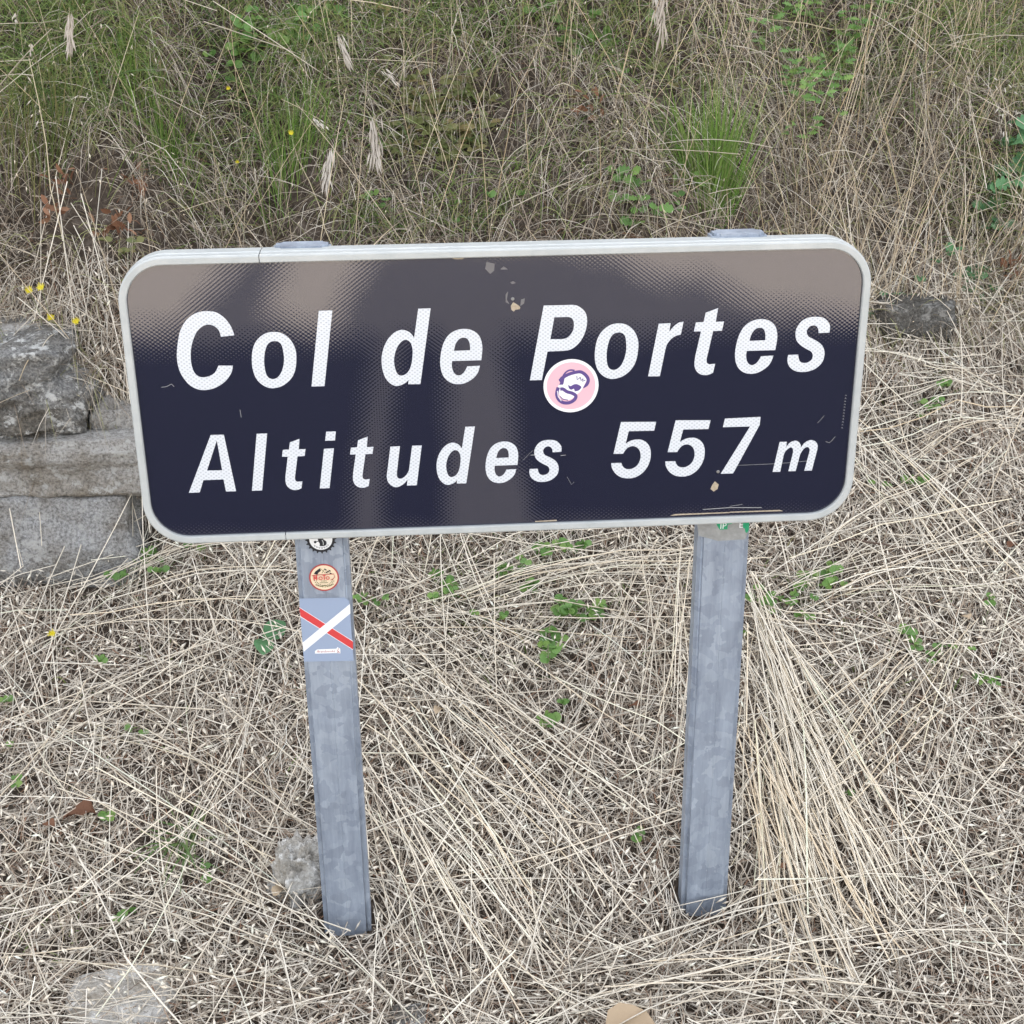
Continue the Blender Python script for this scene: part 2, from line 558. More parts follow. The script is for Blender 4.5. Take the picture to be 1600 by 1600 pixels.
GLYPHS = {
 'C': ['0,0* -198,-16* -221,81 -281,146 -360,174 -452,151 -542,73 -611,-53 -653,-180 -672,-318 -670,-439 -643,-548 -591,-611 -518,-632 -425,-616 -346,-571 -298,-502 -275,-458* -61,-465* -92,-570 -164,-673 -254,-749 -368,-807 -504,-833 -619,-816 -721,-756 -795,-661 -850,-546 -874,-415 -873,-269 -842,-98 -797,63 -736,180 -653,275 -557,340 -456,371 -349,376 -245,357 -160,304 -93,230 -43,144 -17,66'],
 'o': ['0,0 86,-18 157,-63 218,-129 262,-216 285,-312 283,-425 269,-537 237,-641 184,-728 112,-796 25,-846 -95,-871 -186,-852 -266,-801 -327,-729 -365,-631 -381,-518 -377,-396 -357,-276 -320,-178 -260,-98 -180,-36 -95,-4', '-2,-141 50,-163 83,-215 95,-289 101,-402 87,-506 60,-592 22,-661 -32,-712 -92,-726 -149,-704 -182,-646 -196,-558 -198,-454 -184,-341 -160,-256 -126,-188 -73,-148'],
 'l': ['0,0* 200,1* 13,-1164* -183,-1164*'],
 'd': ['0,0* 185,2* -8,-1169* -194,-1165* -183,-1095* -234,-1142 -308,-1177 -385,-1186 -461,-1146 -529,-1063 -570,-933 -580,-784 -562,-657 -516,-532 -450,-429 -366,-353 -273,-316 -202,-325 -132,-365 -76,-440*', '-208,-470 -157,-488 -122,-544 -106,-629 -114,-745 -133,-851 -170,-946 -223,-1003 -291,-1027 -347,-999 -379,-918 -392,-800 -378,-695 -340,-590 -291,-518 -249,-482'],
 'e': ['0,0* -444,0* -449,-80 -432,-161 -397,-210 -346,-230 -289,-203 -246,-151 -216,-90* -22,-86* -50,-178 -93,-247 -167,-309 -261,-355 -365,-368 -468,-343 -549,-281 -603,-183 -624,-64 -621,42 -598,179 -564,284 -510,377 -437,443 -344,483 -252,494 -160,480 -79,438 -19,368 13,267 18,161', '-412,158* -386,258 -343,325 -296,355 -255,359 -209,342 -179,294 -167,230 -167,161*'],
 'P': ['0,0* 433,-1* 501,-15 569,-56 625,-117 653,-196 655,-308 628,-429 582,-532 523,-609 455,-668 378,-701 293,-709* 57,-713* -30,-1159* -214,-1160*', '161,-184* 375,-185* 426,-207 452,-259 457,-328 440,-406 394,-474 343,-512 275,-526* 100,-521*'],
 'r': ['0,0* 182,4* 167,-128* 206,-77 256,-26 314,11 380,22* 345,-180* 279,-193 220,-226 170,-277 133,-338 114,-417* 43,-828* -139,-825*'],
 't': ['0,0* -27,-213* 101,-211* 76,-353* -61,-357* -142,-796* -133,-854 -97,-880* -4,-873* -31,-1018* -94,-1043 -164,-1050 -234,-1030 -289,-983 -322,-915 -328,-835 -320,-746* -248,-356* -357,-353* -332,-214* -214,-209* -188,-67*'],
 's': ['0,0* -171,-3* -181,62 -216,108 -262,121 -317,105 -352,55 -354,5 -322,-53 -257,-89 -175,-137 -103,-196 -63,-271 -51,-352 -71,-455 -133,-534 -220,-589 -342,-616 -468,-604 -550,-561 -606,-496 -628,-415 -622,-335* -465,-334* -451,-397 -422,-450 -364,-471 -297,-460 -249,-421 -234,-358 -264,-294 -347,-246 -430,-192 -497,-122 -527,-41 -526,60 -487,144 -425,210 -338,246 -227,255 -114,235 -42,176 0,102'],
 'A': ['0,0* 199,-2* 305,-935* 149,-934* 129,-733* -179,-733* -254,-933* -422,-936*', '-109,-576* 85,-93* 122,-580*'],
 'i': ['0,0* 148,0* 126,-147* -26,-147*', '-51,-277* 102,-275* -4,-930* -156,-930*'],
 'u': ['0,0* 148,3* 81,-439* 83,-493 102,-525 136,-535 187,-513 234,-466 271,-404* 336,5* 485,4* 384,-654* 229,-654* 244,-552* 193,-615 121,-660 51,-674 -18,-639 -65,-573 -79,-487*'],
 '5': ['0,0* 554,-17* 527,-162* 126,-157* 81,-361* 141,-324 209,-302 277,-297 345,-311 415,-357 463,-431 484,-528 477,-648 441,-752 382,-839 307,-901 224,-938 125,-944 32,-927 -45,-880 -100,-817 -132,-747 -141,-678* 19,-680* 40,-733 75,-771 125,-789 190,-783 258,-745 302,-682 323,-602 317,-522 288,-457 234,-415 181,-406 120,-427 76,-473 44,-528* -108,-525*'],
 '7': ['0,0* 566,9* 558,-125* 178,-924* -22,-922* 407,-145* -25,-142*'],
 'm': ['0,0* 114,-1* 112,-91* 152,-32 204,2 261,11 313,-17 344,-71 352,-103* 392,-40 451,2 516,12 576,-15 615,-72 617,-145* 554,-503* 432,-503* 492,-181* 491,-141 471,-108 443,-103 406,-121 371,-169 344,-224* 292,-503* 173,-501* 228,-180* 221,-131 204,-106 173,-101 136,-128 100,-167 81,-215* 41,-506* -82,-504*'],
}
LETTERS = [('C', 1.000, -0.3980, 1.1515), ('o', 1.000, -0.3376, 1.1549), ('l', 1.000, -0.2712, 1.1851), ('d', 1.000, -0.1241, 1.1842), ('e', 1.000, -0.0314, 1.1021), ('P', 1.000, 0.0637, 1.1839), ('o', 1.000, 0.1799, 1.1532), ('r', 1.000, 0.2387, 1.1510), ('t', 1.000, 0.3289, 1.1728), ('e', 1.000, 0.4210, 1.1044), ('s', 1.000, 0.5039, 1.1296), ('A', 1.000, -0.4472, 0.9967), ('l', 0.801, -0.3777, 0.9962), ('t', 0.801, -0.3133, 0.9858), ('i', 1.000, -0.2719, 0.9959), ('t', 0.801, -0.2089, 0.9857), ('u', 1.000, -0.1748, 0.9680), ('d', 0.801, -0.0581, 0.9965), ('e', 0.801, 0.0220, 0.9308), ('s', 0.801, 0.0912, 0.9501), ('5', 1.000, 0.1843, 0.9962), ('5', 1.000, 0.2702, 0.9960), ('7', 1.000, 0.3481, 0.9962), ('m', 1.000, 0.4378, 0.9544), ]


def contour(s, sc, x0, z0, sub=4):
    """corner marks (*) split the outline; between corners the line is a smooth curve"""
    P, K = [], []
    for t in s.split():
        K.append(t.endswith('*'))
        a, b = t.rstrip('*').split(',')
        P.append((int(a) * 1e-4, int(b) * 1e-4))
    m = len(P); out = []
    for i in range(m):
        p1, p2 = P[i], P[(i + 1) % m]
        k1, k2 = K[i], K[(i + 1) % m]
        if k1 and k2:
            out.append(p1); continue
        p0 = P[i - 1] if not k1 else (2 * p1[0] - p2[0], 2 * p1[1] - p2[1])
        p3 = P[(i + 2) % m] if not k2 else (2 * p2[0] - p1[0], 2 * p2[1] - p1[1])
        for j in range(sub):
            t = j / sub
            out.append(tuple(.5 * (2 * p1[c] + (p2[c] - p0[c]) * t + (2 * p0[c] - 5 * p1[c] + 4 * p2[c] - p3[c]) * t * t
                                   + (3 * p1[c] - p0[c] - 3 * p2[c] + p3[c]) * t ** 3) for c in (0, 1)))
    return [(x0 + a * sc, z0 + b * sc) for a, b in out]

def sheet(contours, y, mi=0):
    """flat piece with holes, facing -y"""
    tr = tessellate_polygon([[Vector((a, b, 0)) for a, b in c] for c in contours])
    v = [(a, y, b) for c in contours for a, b in c]
    f = []
    for t in tr:
        a, b, c = (Vector(v[k]) for k in t)
        f.append(list(t) if (b - a).cross(c - a).y < 0 else list(t)[::-1])
    return v, f

for gname, sc, x0, z0 in LETTERS:
    cs = [contour(s, sc, x0, z0) for s in GLYPHS[gname]]
    if gname == 'i':
        v, f = [], []
        for c in cs:
            v1, f1 = sheet([c], -.0006)
            f += [[k + len(v) for k in q] for q in f1]; v += v1
    else:
        v, f = sheet(cs, -.0006)
    obj('letter', mesh_from('letter', v, f), M['letter'], panel)

# ---- printed stickers: stacked flat prints in one mesh
class Print:
    def __init__(s, y): s.y = y; s.v = []; s.f = []; s.m = []; s.mats = []; s.l = 0
    def mi(s, m):
        if m not in s.mats: s.mats.append(m)
        return s.mats.index(m)
    def poly(s, pts, m, up=True):
        if up: s.l += 1
        v, f = sheet([pts], s.y - s.l * 5e-5)
        k = len(s.v)
        s.v += v; s.f += [[q + k for q in t] for t in f]; s.m += [s.mi(m)] * len(f)
    def stroke(s, pts, w, m):
        s.l += 1
        L, Rr = [], []
        for i, p in enumerate(pts):
            a = pts[max(i - 1, 0)]; b = pts[min(i + 1, len(pts) - 1)]
            dx, dz = b[0] - a[0], b[1] - a[1]
            q = math.hypot(dx, dz) or 1
            ww = w[i] if isinstance(w, (list, tuple)) else w
            L.append((p[0] - dz / q * ww / 2, p[1] + dx / q * ww / 2)); Rr.append((p[0] + dz / q * ww / 2, p[1] - dx / q * ww / 2))
        y = s.y - s.l * 5e-5
        k = len(s.v)
        for a, b in zip(L, Rr): s.v += [(a[0], y, a[1]), (b[0], y, b[1])]
        for i in range(len(pts) - 1):
            s.f.append([k + 2 * i, k + 2 * i + 1, k + 2 * i + 3, k + 2 * i + 2]); s.m.append(s.mi(m))
    def text(s, txt, cx, cz, size, m, rot=0.0, shear=0.0):
        s.l += 1
        cu = bpy.data.curves.new('text', 'FONT')
        cu.body = txt; cu.size = size; cu.align_x = 'CENTER'; cu.align_y = 'CENTER'; cu.shear = shear; cu.resolution_u = 2
        to = bpy.data.objects.new('text', cu)
        tm = to.to_mesh()
        k = len(s.v); ca, sa = math.cos(rot), math.sin(rot)
        for q in tm.vertices:
            s.v.append((cx + q.co.x * ca - q.co.y * sa, s.y - s.l * 5e-5, cz + q.co.x * sa + q.co.y * ca))
        for p in tm.polygons:
            s.f.append([k + i for i in p.vertices]); s.m.append(s.mi(m))
        to.to_mesh_clear()
        bpy.data.objects.remove(to); bpy.data.curves.remove(cu)
    def build(s, name, parent):
        me = mesh_from(name, s.v, s.f)
        for m in s.mats: me.materials.append(m)
        me.polygons.foreach_set('material_index', s.m)
        return obj(name, me, None, parent)

def disc(cx, cz, r, k=48):
    return [(cx + r * math.cos(2 * math.pi * i / k), cz + r * math.sin(2 * math.pi * i / k)) for i in range(k)]

def smooth(pts, sub=5):
    out = []
    for i in range(len(pts) - 1):
        p0, p1, p2, p3 = pts[max(i - 1, 0)], pts[i], pts[i + 1], pts[min(i + 2, len(pts) - 1)]
        for j in range(sub):
            t = j / sub
            out.append(tuple(.5 * (2 * p1[c] + (p2[c] - p0[c]) * t + (2 * p0[c] - 5 * p1[c] + 4 * p2[c] - p3[c]) * t * t
                                   + (3 * p1[c] - p0[c] - 3 * p2[c] + p3[c]) * t ** 3) for c in (0, 1)))
    return out + [pts[-1]]

def ctr(pts, cx, cy, r, X, Z, Rm):
    return [(X + (a - cx) / r * Rm, Z - (b - cy) / r * Rm) for a, b in pts]

# pink round sticker on the face
pk = Print(-.0008)
X, Z, Rm = .1057, 1.0572, .0425
q = lambda *a: ctr(a, 830, 717, 483, X, Z, Rm)
pk.poly(disc(X, Z, Rm), M['white'])
pk.poly(disc(X, Z, Rm * .885), M['pink'])
pk.poly(smooth(q((700, 600), (800, 520), (1000, 500), (1100, 600), (1045, 740), (1000, 820), (930, 880), (830, 960), (720, 960), (630, 880), (600, 740), (640, 660), (700, 600))), M['white'])
pk.stroke(smooth(q((650, 590), (700, 550), (790, 505), (900, 475), (1000, 470), (1085, 530), (1130, 610), (1110, 690), (1045, 765))), [.0052] * 36 + [.005, .004, .003, .002, .001], M['purple'])
pk.stroke(smooth(q((690, 530), (740, 465), (810, 430), (890, 440))), .0026, M['purple'])
pk.poly(q((610, 600), (650, 550), (715, 570), (705, 640), (690, 690), (620, 690), (640, 650)), M['purple'])
pk.poly(smooth(q((780, 690), (820, 720), (880, 690), (940, 690), (1010, 740), (970, 800), (900, 815), (880, 770), (830, 785), (790, 750), (780, 690))), M['purple'])
pk.stroke(smooth(q((605, 735), (580, 850), (610, 950), (690, 1015), (800, 1022), (890, 970), (915, 900), (850, 850), (760, 820), (690, 770), (640, 770))), .0052, M['purple'])
pk.stroke(q((590, 800), (605, 900), (660, 985)), .0012, M['white'])
pk.stroke(q((640, 900), (680, 950), (780, 975)), .0014, M['purple'])
for a in (((930, 540), (935, 610), (990, 565)), ((990, 565), (1005, 625), (1040, 590)), ((1040, 590), (1030, 640), (1080, 615))):
    pk.stroke(q(*a), .0014, M['purple'])
pk.build('round_sticker', panel)['label'] = 'round pink sticker with white rim and purple bearded face'

# chips, scuffs and scratches in the sheeting
def wear(name, m, polys):
    for p in polys:
        pr_ = Print(-.0003)
        pr_.poly([plane(a, b, 0) for a, b in p], m, False)
        pr_.build(name, panel)
wear('chip', M['tan'], [[(798, 478), (802, 472), (807, 475), (810, 477), (813, 480), (812, 483), (805, 484), (803, 487), (799, 484)]])
wear('chip', M['tan'], [[(1113, 757), (1117, 752), (1123, 757), (1121, 764), (1115, 768), (1110, 764)]])
wear('scuff', M['dull'], [[(782, 420), (787, 416), (794, 421), (783, 421)], [(797, 441), (802, 439), (806, 442), (800, 444)],
                          [(790, 460), (794, 455), (792, 468), (796, 475), (790, 472)], [(814, 468), (820, 466), (819, 474), (813, 478)],
                          [(760, 409), (773, 412), (772, 423), (766, 428), (758, 420)]])
wear('scuff', M['tan'], [[(836, 814), (870, 812), (870, 814), (836, 815.5)], [(1046, 806), (1055, 803), (1140, 800), (1140, 801.5), (1060, 805)],
                         [(1140, 799.5), (1218, 796.5), (1224, 798.5), (1140, 801)], [(508, 406), (570, 404.5), (570, 406.5), (508, 407.5)], [(706, 403.5), (726, 403), (722, 405), (710, 405)]])
for a, w in ((((829, 711), (837, 710.6)), .0012), (((876, 711.6), (884, 711)), .001), (((1098, 796), (1140, 793), (1190, 793)), .0012),
             (((1140, 791), (1160, 788)), .0006), (((1290, 690), (1296, 691.5), (1300, 688), (1305, 682)), .0007),
             (((1152, 727), (1200, 725), (1232, 723), (1262, 720)), .0005), (((817, 719), (832, 704)), .0004), (((1277, 661), (1282, 656), (1288, 649)), .0005),
             (((252, 605), (260, 604), (268, 600), (272, 604)), .0008), (((375, 640), (377, 652)), .0008), (((886, 745), (893, 757), (897, 753)), .0004)):
    scr = Print(-.0003)
    scr.stroke([plane(*p, 0) for p in a], w, M['gum'])
    scr.build('scratch', panel)
scr = Print(-.0003)
for i in range(12):                           # tiny stamped mark along the right edge
    x, z = plane(1321.5 - .55 * i, 618 + 4.6 * i, 0)
    scr.stroke([(x - .0012, z), (x, z + .0012), (x + .0012, z - .0004)], .0007, M['gum'])
scr.build('stamped_mark', panel)['kind'] = 'stuff'
for bx, bz in ((.0172, 1.1951), (.3417, .9074)):
    v, f = [], []
    for k in range(10):
        a = 2 * math.pi * k / 10
        v += [(bx + .0028 * math.cos(a), -.0001, bz + .0028 * math.sin(a)), (bx + .0018 * math.cos(a), -.0014, bz + .0018 * math.sin(a))]
    f = [[2 * k, (2 * k + 2) % 20, (2 * k + 3) % 20, 2 * k + 1] for k in range(10)] + [[2 * k + 1 for k in range(10)]]
    obj('rivet', mesh_from('rivet', v, f), M['rust'], panel)

# rails on the back
for z in (Z0 + .1, Z0 + .33):
    bm = bmesh.new()
    bmesh.ops.create_cube(bm, size=1, matrix=Matrix.Translation((0, .0165, z)) @ Matrix.Diagonal((1.06, .026, .03, 1)))
    me = bpy.data.meshes.new('mounting_rail'); bm.to_mesh(me); bm.free()
    obj('mounting_rail', me, M['rust'], sign)

# posts
PY0, PD, PW = 0.0305, 0.046, 0.0855
def make_post(xc, zt):
    bm = bmesh.new()
    bmesh.ops.create_cube(bm, size=1, matrix=Matrix.Translation((xc, PY0 + PD / 2, (zt - .25) / 2)) @ Matrix.Diagonal((PW, PD, zt + .25, 1)))
    ed = [e for e in bm.edges if abs(e.verts[0].co.z - e.verts[1].co.z) > .5]
    bmesh.ops.bevel(bm, geom=ed, offset=.009, segments=5, affect='EDGES')
    top = [e for e in bm.edges if e.verts[0].co.z > zt - 1e-4 and e.verts[1].co.z > zt - 1e-4]
    bmesh.ops.bevel(bm, geom=top, offset=.004, segments=2, affect='EDGES')
    me = bpy.data.meshes.new('post'); bm.to_mesh(me); bm.free()
    po = obj('post', me, M['galva'], sign)
    for p in me.polygons: p.use_smooth = abs(p.normal.z) < .3 and 0.05 < abs(p.normal.x) < .98
    # weld bead down the middle of the front
    v, f = [], []
    zz = np.linspace(-.02, zt - .02, 90)
    for i, z in enumerate(zz):
        w = .0011 + .0004 * math.sin(i * 1.7) ; c = xc + .002 + .0006 * math.sin(i * .9) + .0004 * math.sin(i * 2.3)
        v += [(c - w, PY0 - .00005, z), (c, PY0 - .0007, z), (c + w, PY0 - .00005, z)]
    for i in range(89):
        for j in (0, 1):
            f.append([i * 3 + j, i * 3 + j + 1, i * 3 + j + 4, i * 3 + j + 3])
    obj('weld_seam', mesh_from('weld_seam', v, f), M['galva'], po)
    return po
PL = make_post(-.2937, 1.2745)
PR = make_post(.3650, 1.2775)
PL['label'] = 'grey galvanised steel post carrying three stickers'
PR['label'] = 'grey galvanised steel post with a torn green sticker'
YS_ = PY0 - .0008

# toothed black and white sticker, half hidden by the sign's lower edge
gs = Print(YS_)
X, Z, R0 = -.2938, .8035, .0222
gear = []
for k in range(120):
    a = 2 * math.pi * k / 120
    ph = (k % 6) / 6
    gear.append((X + R0 * (1.0 if .17 < ph < .84 else 1.13) * math.cos(a), Z + R0 * (1.0 if .17 < ph < .84 else 1.13) * math.sin(a)))
gs.poly(gear, M['black'])
gs.poly(disc(X, Z, R0 * .83), M['white'])
q = lambda *a: ctr(a, 700, 290, 245, X, Z, R0)
gs.poly(smooth(q((670, 420), (675, 370), (655, 330), (650, 270), (690, 225), (740, 235), (745, 290), (790, 330), (795, 385), (755, 420), (670, 420))), M['black'])
gs.stroke(q((655, 325), (600, 335)), .0012, M['black'])
gs.poly(disc(*q((598, 338))[0], .0022, 12), M['black'])
gs.stroke(q((720, 300), (740, 350), (735, 400)), .0008, M['white'])
for k in range(13):
    a = math.radians(222 + 8 * k)
    r0, r1 = R0 * .62, R0 * .73
    gs.stroke([(X + r0 * math.cos(a), Z + r0 * math.sin(a)), (X + r1 * math.cos(a + .04 * (-1) ** k), Z + r1 * math.sin(a))], .0007, M['black'])
gs.build('toothed_sticker', PL)

# round cream sticker with red rim
mo = Print(YS_)
X, Z, R0 = -.2928, .7357, .0242
q = lambda *a: ctr(a, 760, 935, 278, X, Z, R0)
mo.poly(disc(X, Z, R0), M['darkred'])
mo.poly(disc(X, Z, R0 * .9), M['cream'])
mo.stroke(q((705, 745), (785, 845)), .0008, M['olivep'])
mo.stroke(q((790, 745), (725, 845)), .0008, M['olivep'])
mo.poly(q((575, 850), (610, 800), (695, 738), (712, 790), (660, 835), (640, 870)), M['black'])
for i in range(3):
    for j in range(3):
        a, b = 775 + 38 * i + 8 * j, 755 + 12 * i + 28 * j
        if (i + j) % 2 == 0: mo.poly(q((a, b), (a + 38, b + 12), (a + 42, b + 38), (a + 6, b + 27)), M['black'])
for k in range(24):
    for sgn in (1,):
        a = math.radians(196 + 148 * k / 23)
        rr = R0 * (.63 + .05 * (-1) ** k)
        c = (X + rr * math.cos(a), Z + rr * math.sin(a))
        mo.stroke([(c[0] - .0008 * math.sin(a + .6 * (-1) ** k), c[1] + .0008 * math.cos(a + .6 * (-1) ** k)), (c[0] + .0008 * math.sin(a + .6 * (-1) ** k), c[1] - .0008 * math.cos(a + .6 * (-1) ** k))], .0012, M['olivep'])
mo.stroke(q((535, 880), (600, 870), (950, 862), (960, 920), (930, 960), (880, 985)), .0011, M['darkred'])
for a in (((575, 880), (575, 975)), ((622, 870), (622, 975)), ((577, 880), (598, 952), (620, 876))):
    mo.stroke(q(*a), .0017, M['red'])
for cx in (697, 828):
    ring = disc(*q((cx, 938))[0], .0026, 16)
    mo.stroke(ring + ring[:1], .0012, M['red'])
mo.stroke(q((765, 868), (765, 972)), .0016, M['red'])
mo.stroke(q((735, 880), (800, 880)), .0013, M['red'])
for a in (712, 738, 764, 790):
    mo.stroke(q((a, 985), (a + 10, 1006)), .0009, M['olivep'])
mo.stroke(q((680, 1030), (830, 1030)), .0008, M['olivep'])
mo.stroke(smooth(q((590, 1065), (700, 1105), (760, 1085), (830, 1105), (935, 1065))), .001, M['olivep'])
mo.build('round_sticker', PL)['label'] = 'round cream sticker with red rim and red lettering'

# trail marking sticker: grey, red stroke crossed by a white one
tr_ = Print(YS_)
w = lambda *a: [plane(450 + u / 12.308, 920 + v / 12.308, YS_) for u, v in a]
tr_.poly(w((212, 188), (1090, 168), (1180, 235), (1262, 1385), (308, 1402)), M['greyblue'])
tr_.poly(w((216, 352), (1250, 1005), (1250, 1175), (240, 540)), M['white'])
tr_.poly(w((218, 362), (1250, 1015), (1250, 1165), (242, 528)), M['red'])
tr_.poly(w((280, 1035), (1192, 290), (1200, 472), (300, 1212)), M['white'])
tr_.poly(w((518, 1195), (560, 1165), (930, 1150), (950, 1118), (1005, 1150), (1010, 1240), (930, 1235), (520, 1245)), M['white'])
tx, tz = w((735, 1202))[0]
tr_.text('ffrandonnée', tx, tz, .0062, M['darkred'], -.0)
fx, fz = w((968, 1185))[0]
tr_.stroke([(fx, fz - .004), (fx - .001, fz), (fx + .0005, fz + .004)], .001, M['darkred'])
tr_.stroke([(fx - .0022, fz - .0045), (fx, fz - .001), (fx + .0025, fz - .0045)], .0008, M['darkred'])
tr_.build('trail_sticker', PL)['label'] = 'grey-blue rectangular sticker with red and white crossed stripes'

# torn green sticker under the sign on the other post
gn = Print(YS_)
w = lambda *a: [plane(1020 + u / 7.273, 760 + v / 7.273, YS_) for u, v in a]
gn.poly(w((500, 380), (1085, 380), (1085, 520), (1050, 600), (900, 610), (740, 620), (520, 560)), M['gum'])
gn.poly(w((715, 370), (905, 370), (900, 425), (852, 432), (848, 488), (760, 492), (728, 440)), M['greenp'])
gn.poly(w((1025, 380), (1085, 380), (1098, 430), (1092, 490), (1070, 530), (1052, 520), (1045, 480), (1022, 470)), M['greenp'])
gn.text('IP', *w((800, 452))[0], .015, M['white'])
gn.text('E', *w((1003, 440))[0], .015, M['white'])
gn.build('torn_sticker', PR)

# ------------------------------------------------------------------ stones
def stone_mesh(dims, seed, rough=.08, cuts=7, box=.72):
    bm = bmesh.new()
    bmesh.ops.create_cube(bm, size=2)
    bmesh.ops.subdivide_edges(bm, edges=bm.edges, cuts=cuts, use_grid_fill=True)
    off = Vector((seed * 7.3, seed * 3.1, seed * 1.7))
    for v in bm.verts:
        c = v.co.copy()
        s_ = c.normalized() * 1.25
        p = c * box + s_ * (1 - box)
        d = noise.noise(p * 1.3 + off) * rough * 1.6 + noise.noise(p * 3.2 + off) * rough * .7 + noise.noise(p * 8 + off) * rough * .3 + noise.noise(p * 19 + off) * rough * .16 + (noise.noise(p * 40 + off) * rough * .1 if cuts > 18 else 0)
        p = p + c.normalized() * d
        v.co = Vector((p.x * dims[0] / 2, p.y * dims[1] / 2, p.z * dims[2] / 2))
    me = bpy.data.meshes.new('stone'); bm.to_mesh(me); bm.free()
    me.polygons.foreach_set('use_smooth', [True] * len(me.polygons))
    return me

wall = thing('stone_wall', (-1.1, .98, .30), 'low dry stone wall of big rough grey blocks set into the bank', 'wall')
def wall_stone(px0, px1, py0, py1, Y, depth, m, seed, rough=.08, rot=0., cuts=9, label=None):
    x0, z1 = plane(px0, py0, Y); x1, z0 = plane(px1, py1, Y)
    _, z1 = plane((px0 + px1) / 2, py0, Y); _, z0 = plane((px0 + px1) / 2, py1, Y)
    me = stone_mesh((x1 - x0, depth, z1 - z0), seed, rough * 1.7, cuts, .62)
    mw = Matrix.Translation(((x0 + x1) / 2, Y + depth / 2, (z0 + z1) / 2)) @ Matrix.Rotation(rot, 4, 'Y')
    o = obj('stone', me, M[m], wall, False, mw)
    if label: o['label'] = label
wall_stone(-190, 234, 776, 985, .90, .34, 'granite', 1, .06, .02, 30)
wall_stone(-150, 290, 690, 783, .93, .3, 'buff', 2, .09, .0, 30)
wall_stone(-170, 118, 562, 696, .955, .28, 'lichen', 23, .13, -.05, 30)
wall_stone(138, 215, 640, 700, 1.0, .12, 'buff', 4, .14)
wall_stone(-560, -200, 700, 970, .90, .34, 'granite', 5, .07)
wall_stone(-520, -160, 540, 695, .95, .3, 'lichen', 6, .07)
wall_stone(240, 330, 790, 850, 1.0, .2, 'granite', 8, .1)

def loose(px, py, dims, m, seed, label, sink=.35, rot=0., rough=.13, name='stone', cat='stone', cuts=8, box=.6, tilt=0.):
    p = at(px, py)
    me = stone_mesh(dims, seed, rough, cuts, box)
    mw = Matrix.Translation((p[0], p[1], G(p[0], p[1]) + dims[2] * (.5 - sink))) @ Matrix.Rotation(rot, 4, 'Z') @ Matrix.Rotation(tilt, 4, 'X')
    return tag(obj(name, me, M[m], None, False, mw), label, cat)
loose(472, 1392, (.08, .07, .12), 'pale', 11, 'lumpy whitish stone standing against the foot of the post with stickers', .2, .5, .42, cuts=20, box=.5)
loose(190, 1575, (.16, .15, .05), 'pale', 12, 'flat pale grey stone half buried in straw with stalks lying across it', .42, .2, .1)
loose(1425, 508, (.2, .14, .10), 'darkstone', 13, 'dark weathered stone jutting from the slope beside the rim of the sign', .3, -.1, .1)
loose(640, 1600, (.06, .05, .03), 'lichen', 15, 'small dark stone sunk in the straw in front of the posts', .4)
loose(15, 525, (.2, .14, .09), 'buff', 17, 'brownish stone under dry grass on top of the wall', .62, .1, box=.4)

# ------------------------------------------------------------------ blades and stalks by the thousand
def ribbons(P, W, Cc, nrm=None, taper=None):
    """P: n,k,3 points, W: n widths, Cc: n,3 colours -> verts, quads, colours"""
    n, k, _ = P.shape
    T = np.gradient(P, axis=1)
    T /= np.linalg.norm(T, axis=2, keepdims=True) + 1e-9
    if nrm is None:
        nrm = RNG.normal(size=(n, 1, 3)) * .55 + np.array([0, -.5, 1.0])
    S = np.cross(T, np.broadcast_to(nrm, P.shape))
    S /= np.linalg.norm(S, axis=2, keepdims=True) + 1e-9
    tp = np.ones(k) if taper is None else np.asarray(taper)
    S = S * (W[:, None, None] * tp[None, :, None] / 2)
    V = np.stack([P - S, P + S], 2).reshape(-1, 3)
    i = (np.arange(n)[:, None] * k + np.arange(k - 1)[None, :]).reshape(-1) * 2
    Q = np.stack([i, i + 1, i + 3, i + 2], 1)
    return V, Q, np.repeat(Cc, k * 2, 0)

def tubes(P, W, Cc, sides=3, taper=None):
    n, k, _ = P.shape
    T = np.gradient(P, axis=1)
    T /= np.linalg.norm(T, axis=2, keepdims=True) + 1e-9
    ref = np.broadcast_to(np.array([.13, .21, .97]), P.shape)
    A = np.cross(T, ref); A /= np.linalg.norm(A, axis=2, keepdims=True) + 1e-9
    B = np.cross(T, A)
    tp = np.ones(k) if taper is None else np.asarray(taper)
    r = W[:, None, None] * tp[None, :, None] / 2
    rings = []
    for s_ in range(sides):
        a = 2 * np.pi * s_ / sides
        rings.append(P + (A * np.cos(a) + B * np.sin(a)) * r)
    V = np.stack(rings, 2).reshape(-1, 3)
    i = ((np.arange(n)[:, None] * k + np.arange(k - 1)[None, :]) * sides).reshape(-1)
    Q = np.concatenate([np.stack([i + s_, i + (s_ + 1) % sides, i + (s_ + 1) % sides + sides, i + s_ + sides], 1) for s_ in range(sides)])
    return V, Q, np.repeat(Cc, k * sides, 0)

